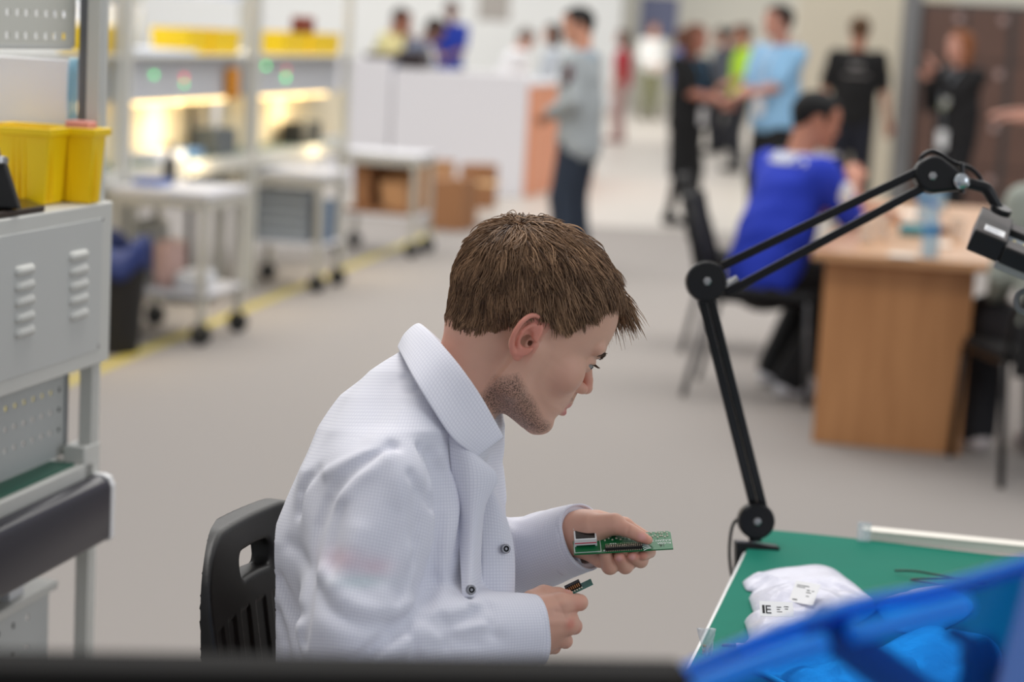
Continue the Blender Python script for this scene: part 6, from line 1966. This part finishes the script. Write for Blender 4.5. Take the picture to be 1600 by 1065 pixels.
def person(label, pos, face, H=1.75, skin=(0.80, 0.60, 0.50), hair_c=(0.10, 0.08, 0.07), top=(.5, .5, .5), bottom=(.1, .1, .12), shoes=(.1, .1, .1),
           hands=((.12, .30, .82), (.12, -.30, .82)), sleeve='short', lower='trousers', hair='short', lean=0.0, sit=None, nod=0.0, turn=0.0, group=None,
           h=.014, feet=((.02, .11), (-.02, -.11)), wide=1.0, collar=None, poles=None, hem=.84):
    """face: world angle the body faces. hands (left, right) in the body's own frame for a height of 1.75 m"""
    k = H / 1.75
    root = thing('person', label, 'person', (pos[0], pos[1], 0), 0, group)
    f = np.array([math.cos(face), math.sin(face), 0]); s = np.array([-math.sin(face), math.cos(face), 0])
    base = np.array([pos[0], pos[1], 0])
    Wd = lambda v: base + k * (v[..., 0:1] * f + v[..., 1:2] * s + v[..., 2:3] * ZD)
    dz = 0 if sit is None else sit / k - .88
    hipc = np.array([0, 0, .92 + dz])
    def up(p):                                        # upper body leans about the hips
        q = np.asarray(p, float) + np.array([0, 0, dz]) - hipc
        c_, s_ = math.cos(lean), math.sin(lean)
        return hipc + np.array([q[0] * c_ + q[2] * s_, q[1], -q[0] * s_ + q[2] * c_])
    shl = [up((0, .175 * wide, 1.415)), up((0, -.175 * wide, 1.415))]
    hd = [np.array(hands[0], float) + (0, 0, dz), np.array(hands[1], float) + (0, 0, dz)]
    arms = []
    for i in range(2):
        pol = (poles[i] if poles else (-.5, .35 if i == 0 else -.35, -.7))
        e, w = ik(shl[i], hd[i], .285, .265, pol)
        arms.append((shl[i], e, w))
    hips = [np.array([0, .09, .90 + dz]), np.array([0, -.09, .90 + dz])]
    legs = []
    for i in range(2):
        sg = 1 if i == 0 else -1
        if sit is None:
            an = np.array([feet[i][0], feet[i][1], .085])
            kn, an = ik(hips[i], an, .405, .418, (1, 0, 0))
        else:
            kn = np.array([.42, .12 * sg, .52 / k])
            an = np.array([feet[i][0], feet[i][1], .085])
        legs.append((hips[i], kn, an))
    # ---- skin: neck, arms, hands (and calves under a dress); head on top
    neck0, headc = up((0, 0, 1.43)), up((.025, 0, 1.625))
    cn, sn = math.cos(lean + nod), math.sin(lean + nod)
    ct, st = math.cos(turn), math.sin(turn)
    hf_ = np.array([cn * ct, st, -sn * ct]); hr = np.array([-st * cn, ct, st * sn]); hdn = -np.cross(hf_, hr)
    HM = np.array([hf_, hdn, hr])                     # rows: forward, down, side (mirror symmetric)
    u = .00077
    def sk(p):
        q = ((p - headc.astype(np.float32)) @ HM.T.astype(np.float32)) / u
        d = head_sdf(q.astype(np.float32), ears=False, detail=False) * u
        d = smin(d, d_cone(p, neck0, headc + HM[1] * .05 - HM[0] * .02, .062, .056), .03)
        for i, (a, e, w) in enumerate(arms):
            d = np.minimum(d, d_chain(p, [a, e, w], [.05, .040, .029], .01))
            dr = (w - e) / np.linalg.norm(w - e)
            sd = np.array([-dr[1], dr[0], 0.0]); sd = sd / (np.linalg.norm(sd) + 1e-6); nn = np.cross(dr, sd)
            pm = w + dr * .05
            hnd = d_ell_axes(p, pm, (.052, .040, .018), np.array([dr, sd, nn]))
            for j, (o_, l_) in enumerate(((-.030, .060), (-.010, .072), (.010, .068), (.029, .054))):
                r0 = w + dr * .085 + sd * o_
                r1 = r0 + dr * l_ * .55 - nn * .006
                r2 = r1 + dr * l_ * .35 - nn * .022
                hnd = smin(hnd, d_chain(p, [r0, r1, r2], [.0098, .0092, .008]), .006)
            t0 = w + dr * .03 - sd * .03
            hnd = smin(hnd, d_chain(p, [t0, t0 + dr * .03 - sd * .022, t0 + dr * .06 - sd * .024 - nn * .012], [.013, .0115, .0095]), .01)
            d = smin(d, hnd, .012)
        if lower == 'dress':
            for a, kn, an in legs:
                d = np.minimum(d, d_chain(p, [a, kn, an], [.06, .05, .034], .01))
        return d
    P_ = np.array([headc, neck0, *[x for a in arms for x in a]] + ([x for l_ in legs for x in l_] if lower == 'dress' else []))
    v, fc = nets(sk, P_.min(0) - .21, P_.max(0) + .21, min(h, .0105))
    o = np_mesh('body', Wd(v), fc, skin_of(skin), root)
    # ---- hair
    hm = cloth(hair_c)
    def hs(p):
        q = (((p - headc.astype(np.float32)) @ HM.T.astype(np.float32)) / u).astype(np.float32)
        d = head_sdf(q, ears=False, detail=False)
        t = np.clip(poly_sd(q[:, 0], q[:, 1], SCALP) / 12, -1, 1) * 15
        d = d - t + 2.5 * np.sin(q[:, 0] * .23) * np.sin(q[:, 1] * .19) * np.sin(q[:, 2] * .21)
        if hair != 'short':
            qm_ = mir(q)
            L_ = 190 if hair == 'long' else 250
            lg = d_chain(qm_, [(-50, -80, 60), (-45, 20, 84), (-30, L_ * .6, 84), (-20, L_, 76)], [66, 62, 58, 30], 10)
            lg = smin(lg, d_chain(q, [(-80, -60, 0), (-100, 40, 0), (-92, L_ * .9, 0)], [60, 44, 26], 10), 12)
            d = smin(d, lg, 8)
        return d * u
    hb_ = headc + np.array([[-.25, -.25, -.42], [.25, .25, .26]])
    v, fc = nets(hs, hb_[0], hb_[1], .009)
    np_mesh('hair', Wd(v), fc, hm, root)
    # ---- top
    def tp(p):
        q = p.copy()
        c_, s_ = math.cos(lean), math.sin(lean)
        q = q - hipc.astype(np.float32)
        q = np.stack([q[:, 0] * c_ - q[:, 2] * s_, q[:, 1] / wide, q[:, 0] * s_ + q[:, 2] * c_ + .92], 1).astype(np.float32)
        q[:, 0] *= 1.22
        lo_ = hem if lower != 'dress' else .80
        d = d_chain(q, [(0, 0, lo_ + .1), (.0, 0, 1.12), (.01, 0, 1.30)], [.178, .170, .170], .04)
        qs = q.copy(); qs[:, 1] = np.abs(qs[:, 1])
        d = smin(d, d_cone(qs, (0, .02, 1.435), (0, .16, 1.385), .072, .066), .06)
        d = np.maximum(d / 1.22, lo_ - q[:, 2])
        d = np.maximum(d, q[:, 2] - 1.475)
        for a, e, w in arms:
            if sleeve == 'long':
                d = smin(d, d_chain(p, [a, e, e + (w - e) * .95], [.068, .056, .043], .012), .03)
            elif sleeve == 'short':
                d = smin(d, d_cone(p, a, a + (e - a) * .8, .070, .062), .03)
        d = d + .004 * np.sin(p[:, 2] * 38 + p[:, 1] * 22) * np.sin(p[:, 0] * 30 + p[:, 2] * 11)
        return d
    P_ = np.array([up((0, .25, 1.5)), up((0, -.25, .8)), *[x for a in arms for x in a]])
    v, fc = nets(tp, P_.min(0) - .22, P_.max(0) + .16, h)
    shirt = np_mesh('shirt' if lower != 'dress' else 'dress_top', Wd(v), fc, cloth(top), root)
    if collar:
        v, fc = nets(lambda p: np.maximum(np.abs(d_cone(p, up((-.01, 0, 1.42)), up((.005, 0, 1.50)), .088, .078)) - .008, np.maximum((up((0, 0, 1.43))[2] - p[:, 2]), p[:, 2] - up((0, 0, 1.485))[2])), up((0, 0, 1.45)) - .13, up((0, 0, 1.45)) + .13, .009)
        np_mesh('collar', Wd(v), fc, cloth(collar), shirt)
    # ---- lower body
    def lw(p):
        q = p - hipc.astype(np.float32)
        q = q * np.array([1.3, 1, 1], np.float32)
        d = d_ell(q, (0, 0, -.02), (.165, .165, .13)) / 1.3
        if lower == 'dress':
            q2 = p * np.array([1.35, 1, 1], np.float32)
            d = np.minimum(d, np.maximum(d_chain(q2, [(0, 0, .95), (0, 0, .78), (0, 0, .38)], [.15, .175, .165], .03) / 1.35, .42 - p[:, 2]))
            return d
        for a, kn, an in legs:
            cut = an if lower == 'trousers' else kn + (an - kn) * .1
            d = smin(d, d_chain(p, [a, kn, cut], [.105, .084, .072], .02), .03)
        return d
    P_ = np.array([hipc, *[x for l_ in legs for x in l_]])
    v, fc = nets(lw, P_.min(0) - .22, P_.max(0) + .22, h)
    np_mesh({'trousers': 'trousers', 'dress': 'dress_skirt'}.get(lower, 'shorts'), Wd(v), fc, cloth(bottom), root)
    for i, (a, kn, an) in enumerate(legs):
        if lower == 'dress':
            v, fc = nets(lambda p: d_chain(p, [a, kn, an], [.07, .056, .038], .01), np.minimum(a, an) - .1, np.maximum(a, kn) + .1, h)
            np_mesh('stocking', Wd(v), fc, cloth(bottom), root)
        def sh(p):
            d = d_chain(p, [an + (-.03, 0, -.045), an + (.06, 0, -.05), an + (.17, 0, -.055)], [.045, .047, .038], .02)
            return np.maximum(smin(d, d_cone(p, an + (0, 0, .02), an + (-.01, 0, -.04), .044, .045), .02), .004 - p[:, 2])
        v, fc = nets(sh, an - .28, an + .28, .012)
        np_mesh('shoe', Wd(v), fc, cloth(shoes), root)
    root_fn = dict(root=root, Wd=Wd, up=up, tp=tp, f=f, s=s, headc=headc, arms=arms, k=k, shirt=shirt)
    return root_fn
def d_ell_axes(p, c, r, ax):
    q = (p - np.asarray(c, np.float32)) @ np.asarray(ax, np.float32).T
    return d_ell(q.astype(np.float32), (0, 0, 0), r)
def surf(fig, p, direction, tmax=.5):
    """march from p (body frame) along direction to the top's surface"""
    t = np.arange(0, tmax, .003)
    P = (np.asarray(p, float) + np.outer(t, direction)).astype(np.float32)
    d = fig['tp'](P)
    i = int(np.argmax(d < .002)) if (d < .002).any() else len(t) - 1
    return P[i].astype(float)
def decal(fig, name, pts2d, z0, y0, back, m):
    """small flat cloth print laid on the chest or back: list of (y,z) rectangles"""
    b = MB()
    dr = np.array([1.0, 0, 0]) if back else np.array([-1.0, 0, 0])
    for (ya, yb, za, zb) in pts2d:
        n = max(2, int(abs(yb - ya) / .03) + 1)
        g = []
        for z in np.linspace(za, zb, 3):
            g.append([fig['Wd'](surf(fig, fig['up']((-.35 if back else .4, y0 + y, z0 + z)), dr) - dr * .003) for y in np.linspace(ya, yb, n)])
        b.sheet(g)
    return b.build(name, m, fig['shirt'], solid=.002)
def lanyard(fig, col, badge=True, drop=.42, bcol=(0.92, 0.92, 0.92), y=0.0):
    d = np.array([-1.0, 0, 0])
    pts = []
    for y_, z in ((.07, 1.46), (.055, 1.38), (.03, 1.25), (.0 + y, 1.46 - drop), (-.03, 1.25), (-.055, 1.38), (-.07, 1.46)):
        pts.append(fig['Wd'](surf(fig, fig['up']((.42, y_, z)), d) - d * .006))
    MB().tube(pts, .007, 6).build('lanyard', cloth(col), fig['shirt'], smooth=True)
    if badge:
        c = fig['Wd'](surf(fig, fig['up']((.42, y, 1.46 - drop - .07)), d) - d * .012)
        MB().obox(c - fig['s'] * .05 - ZD * .07, fig['s'] * .10, fig['f'] * .004, ZD * .14).build('badge', cloth(bcol), fig['shirt'])
def foot(px, py): return at_z(px, py, 0)
R_ = math.radians
WHITEC = cloth((0.92, 0.92, 0.93))

# man in the grey jacket
fg = person('man in a grey jacket and dark jeans standing before the orange panel', foot(893, 425), R_(158), 1.665, (0.80, 0.58, 0.48), (0.07, 0.06, 0.06), (0.64, 0.665, 0.675), (0.15, 0.19, 0.25),
            hands=((.17, .12, 1.06), (.17, -.02, 1.04)), sleeve='long', lean=.03, nod=.18, wide=1.12, turn=.3, hem=.76, collar=(0.60, 0.68, 0.74))
p_ = surf(fg, fg['arms'][0][1] * .35 + fg['arms'][0][0] * .65 + np.array([0, .25, 0]), np.array([0, -1.0, 0]))
MB().ball(fg['Wd'](p_), (.03, .02, .07), 12, 10).build('sleeve_patch', cloth((0.30, 0.10, 0.13)), fg['shirt'], smooth=True)
# woman in black
fg = person('woman in a black dress with long brown hair and a blue lanyard', foot(1063, 350), R_(-38), 1.63, (0.72, 0.48, 0.40), (0.42, 0.26, 0.19), (0.05, 0.05, 0.055), (0.045, 0.045, 0.05), (.12, .12, .13),
            hands=((.34, .05, 1.10), (.36, -.04, 1.12)), sleeve='short', lower='dress', hair='long', feet=((.06, .10), (-.06, -.10)), nod=.05, wide=1.2, turn=.3)
lanyard(fg, (0.22, 0.45, 0.60))
# man in light blue
fg = person('man in a light blue short sleeved shirt and black trousers with a white badge', foot(1196, 384), R_(214), 1.79, (0.76, 0.54, 0.46), (0.13, 0.10, 0.09), (0.56, 0.74, 0.88), (0.06, 0.06, 0.07), (.1, .1, .1),
            hands=((.36, .02, 1.10), (.34, -.08, 1.07)), sleeve='short', wide=1.18, turn=-.35)
lanyard(fg, (0.80, 0.84, 0.90), True, .36)
# man in the black t-shirt, seen from behind
fg = person('man in a black t-shirt and dark jeans seen from behind', foot(1320, 346), R_(80), 1.78, (0.72, 0.50, 0.40), (0.36, 0.26, 0.17), (0.065, 0.062, 0.065), (0.10, 0.11, 0.16), (.1, .1, .1),
            hands=((.05, .31, .80), (.10, -.30, .85)), wide=1.08)
decal(fg, 'back_print', [(-.05, .05, 0, .035), (-.11, .11, -.07, -.055)], 1.33, 0, True, cloth((0.55, 0.53, 0.52)))
# woman with red hair
fg = person('red haired woman in a black jacket with a white badge, hand raised to her face', foot(1478, 388), R_(214), 1.68, (0.84, 0.62, 0.54), (0.56, 0.34, 0.20), (0.085, 0.08, 0.085), (0.07, 0.07, 0.08), (.1, .1, .1),
            hands=((.26, -.02, 1.44), (.27, -.10, 1.36)), sleeve='long', hair='long', nod=.02, wide=1.15, turn=-.4)
lanyard(fg, (0.55, 0.57, 0.60), True, .50)
for z, y, c_ in ((1.20, .05, (0.75, 0.75, 0.72)), (1.16, -.02, (0.70, 0.72, 0.50))):
    q_ = fg['Wd'](surf(fg, fg['up']((.42, y, z)), np.array([-1.0, 0, 0])))
    MB().disc_stack(q_, fg['f'], [(-.003, .04), (.008, .038)], 16).build('round_pin', cloth(c_), fg['shirt'])
# person cut by the right edge
person('person in grey trousers cut off by the right picture edge', foot(1628, 430), R_(180), 1.72, (0.80, 0.58, 0.50), (0.12, 0.09, 0.08), (0.25, 0.2, 0.26), (0.66, 0.67, 0.65), (.2, .2, .2), hands=((.30, .16, 1.12), (.34, -.04, 1.14)), sleeve='short')
# further back
person('distant person in a red top seen past the grey jacket', foot(966, 222), R_(170), 1.60, (0.80, 0.58, 0.5), (0.3, 0.2, 0.15), (0.74, 0.22, 0.26), (0.75, 0.62, 0.60), (.6, .4, .4), hair='long', h=.02)
person('distant man in a white shirt and khaki trousers', foot(1012, 186), R_(-70), 1.78, (0.82, 0.62, 0.52), (0.45, 0.3, 0.2), (0.95, 0.95, 0.94), (0.52, 0.52, 0.40), (.4, .35, .3), sleeve='long', hands=((.2, .12, 1.02), (.2, -.12, 1.02)), h=.02, wide=1.1)
fg = person('person in a neon yellow vest beside the man in light blue', foot(1150, 268), R_(185), 1.72, (0.72, 0.52, 0.44), (0.3, 0.2, 0.15), (0.72, 0.90, 0.22), (0.12, 0.13, 0.16), (.1, .1, .1), sleeve='short', hands=((.25, .1, 1.0), (.25, -.1, 1.0)), h=.018)
person('dark haired person in grey between the black dress and the neon vest', foot(1118, 240), R_(160), 1.70, (0.74, 0.54, 0.46), (0.12, 0.10, 0.10), (0.36, 0.38, 0.42), (0.12, 0.12, 0.15), (.1, .1, .1), sleeve='long', h=.02)
person('dark clothed person just left of the neon vest', foot(1136, 235), R_(20), 1.74, (0.74, 0.54, 0.46), (0.10, 0.08, 0.08), (0.20, 0.16, 0.20), (0.12, 0.12, 0.15), (.1, .1, .1), sleeve='long', h=.02)
person('brown haired person in blue behind the woman in black', foot(1052, 228), R_(10), 1.66, (0.78, 0.56, 0.48), (0.38, 0.24, 0.17), (0.42, 0.46, 0.66), (0.2, 0.2, 0.26), (.1, .1, .1), sleeve='long', hair='long', h=.02)
person('brown haired person half hidden behind the man in light blue', foot(1236, 240), R_(200), 1.62, (0.80, 0.52, 0.42), (0.52, 0.28, 0.18), (0.5, 0.5, 0.52), (0.2, 0.2, 0.26), (.1, .1, .1), sleeve='long', hair='long', h=.02)
# behind the counter
def behind(px, y, *a, **k): return person(a[0], at_y(px, 300, y), *a[1:], h=.018, **k)
behind(578, 21.6, 'person in a pale yellow shirt bending behind the counter', R_(-20), 1.72, (0.68, 0.46, 0.38), (0.2, 0.12, 0.1), (0.93, 0.90, 0.66), (0.2, 0.2, 0.22), lean=.35, hands=((.4, .1, .95), (.4, -.1, .95)))
behind(607, 20.6, 'person in a grey blue jacket leaning over the counter', R_(10), 1.70, (0.52, 0.38, 0.33), (0.12, 0.09, 0.08), (0.45, 0.48, 0.56), (0.2, 0.2, 0.22), sleeve='long', lean=.55, hands=((.5, .1, .85), (.5, -.1, .85)))
behind(648, 22.6, 'dark haired person looking down behind the counter', R_(200), 1.66, (0.62, 0.44, 0.38), (0.18, 0.13, 0.12), (0.34, 0.30, 0.32), (0.2, 0.2, 0.22), lean=.3, hands=((.4, .1, .95), (.4, -.1, .95)))
behind(692, 28.5, 'man in a royal blue shirt working behind the counter', R_(-95), 1.86, (0.60, 0.42, 0.36), (0.13, 0.10, 0.10), (0.16, 0.27, 0.72), (0.12, 0.15, 0.32), hands=((.30, .05, 1.08), (.30, -.08, 1.06)), nod=.25)
behind(770, 21.8, 'person in a white top bending beside the warm grey panel', R_(20), 1.60, (0.80, 0.62, 0.55), (0.48, 0.45, 0.43), (0.95, 0.95, 0.96), (0.6, 0.52, 0.5), lean=.4, hands=((.4, .1, .95), (.4, -.1, .95)))
behind(853, 22.9, 'woman with long black hair and a pale blue top at the end of the counter', R_(185), 1.60, (0.84, 0.66, 0.58), (0.06, 0.055, 0.06), (0.82, 0.86, 0.90), (0.7, 0.7, 0.72), hair='verylong', sleeve='long', hands=((.3, .1, 1.0), (.3, -.1, 1.0)))

# man in the blue shirt at the oak desk
bs = ch1 + np.array([math.cos(VANG), math.sin(VANG), 0]) * .0
fg = person('seated man in a royal blue shirt with white back lettering, at the oak desk', bs, VANG + .75, 1.74, (0.74, 0.50, 0.40), (0.055, 0.05, 0.055), (0.13, 0.23, 0.74), (0.06, 0.06, 0.075), (0.80, 0.80, 0.82),
            hands=((.56, .05, 1.22), (.42, -.06, 1.34)), sleeve='short', sit=.47, lean=.28, turn=-.35, nod=.02, feet=((.22, .16), (.10, -.12)), wide=1.12, collar=(0.86, 0.88, 0.95), poles=((.5, .3, -1), (.5, -.3, -1)))
tv3, tf3 = text_mesh('RUSSIA', .085, (0, 0, 0), (1, 0, 0), (0, 1, 0), 0)
tv3 = np.array(tv3); tv3[:, 0] -= tv3[:, 0].mean()
vs = []
for q in tv3:
    y, z = -q[0], 1.335 + q[1]
    vs.append(fg['Wd'](surf(fg, fg['up']((-.36, y, z)), np.array([1.0, 0, 0])) - np.array([.006, 0, 0])))
MB().add(vs, tf3).build('back_lettering', WHITEC, fg['shirt'], solid=.002)
q_ = surf(fg, fg['arms'][1][0] * .62 + fg['arms'][1][1] * .38 + np.array([0, -.22, 0]), np.array([0, 1.0, 0]))
MB().ball(fg['Wd'](q_), (.035, .02, .05), 12, 10).build('sleeve_badge', WHITEC, fg['shirt'], smooth=True)
# person sitting at the right edge
person('person in a grey green shirt seated at the right edge with their back to us', foot(1640, 738), R_(100), 1.72, (0.78, 0.58, 0.48), (0.2, 0.15, 0.12), (0.62, 0.64, 0.60), (0.10, 0.10, 0.12), (0.75, 0.72, 0.72),
       hands=((.35, .12, 1.02), (.35, -.12, 1.02)), sleeve='long', sit=.47, lean=.12, feet=((.40, .13), (.36, -.12)))
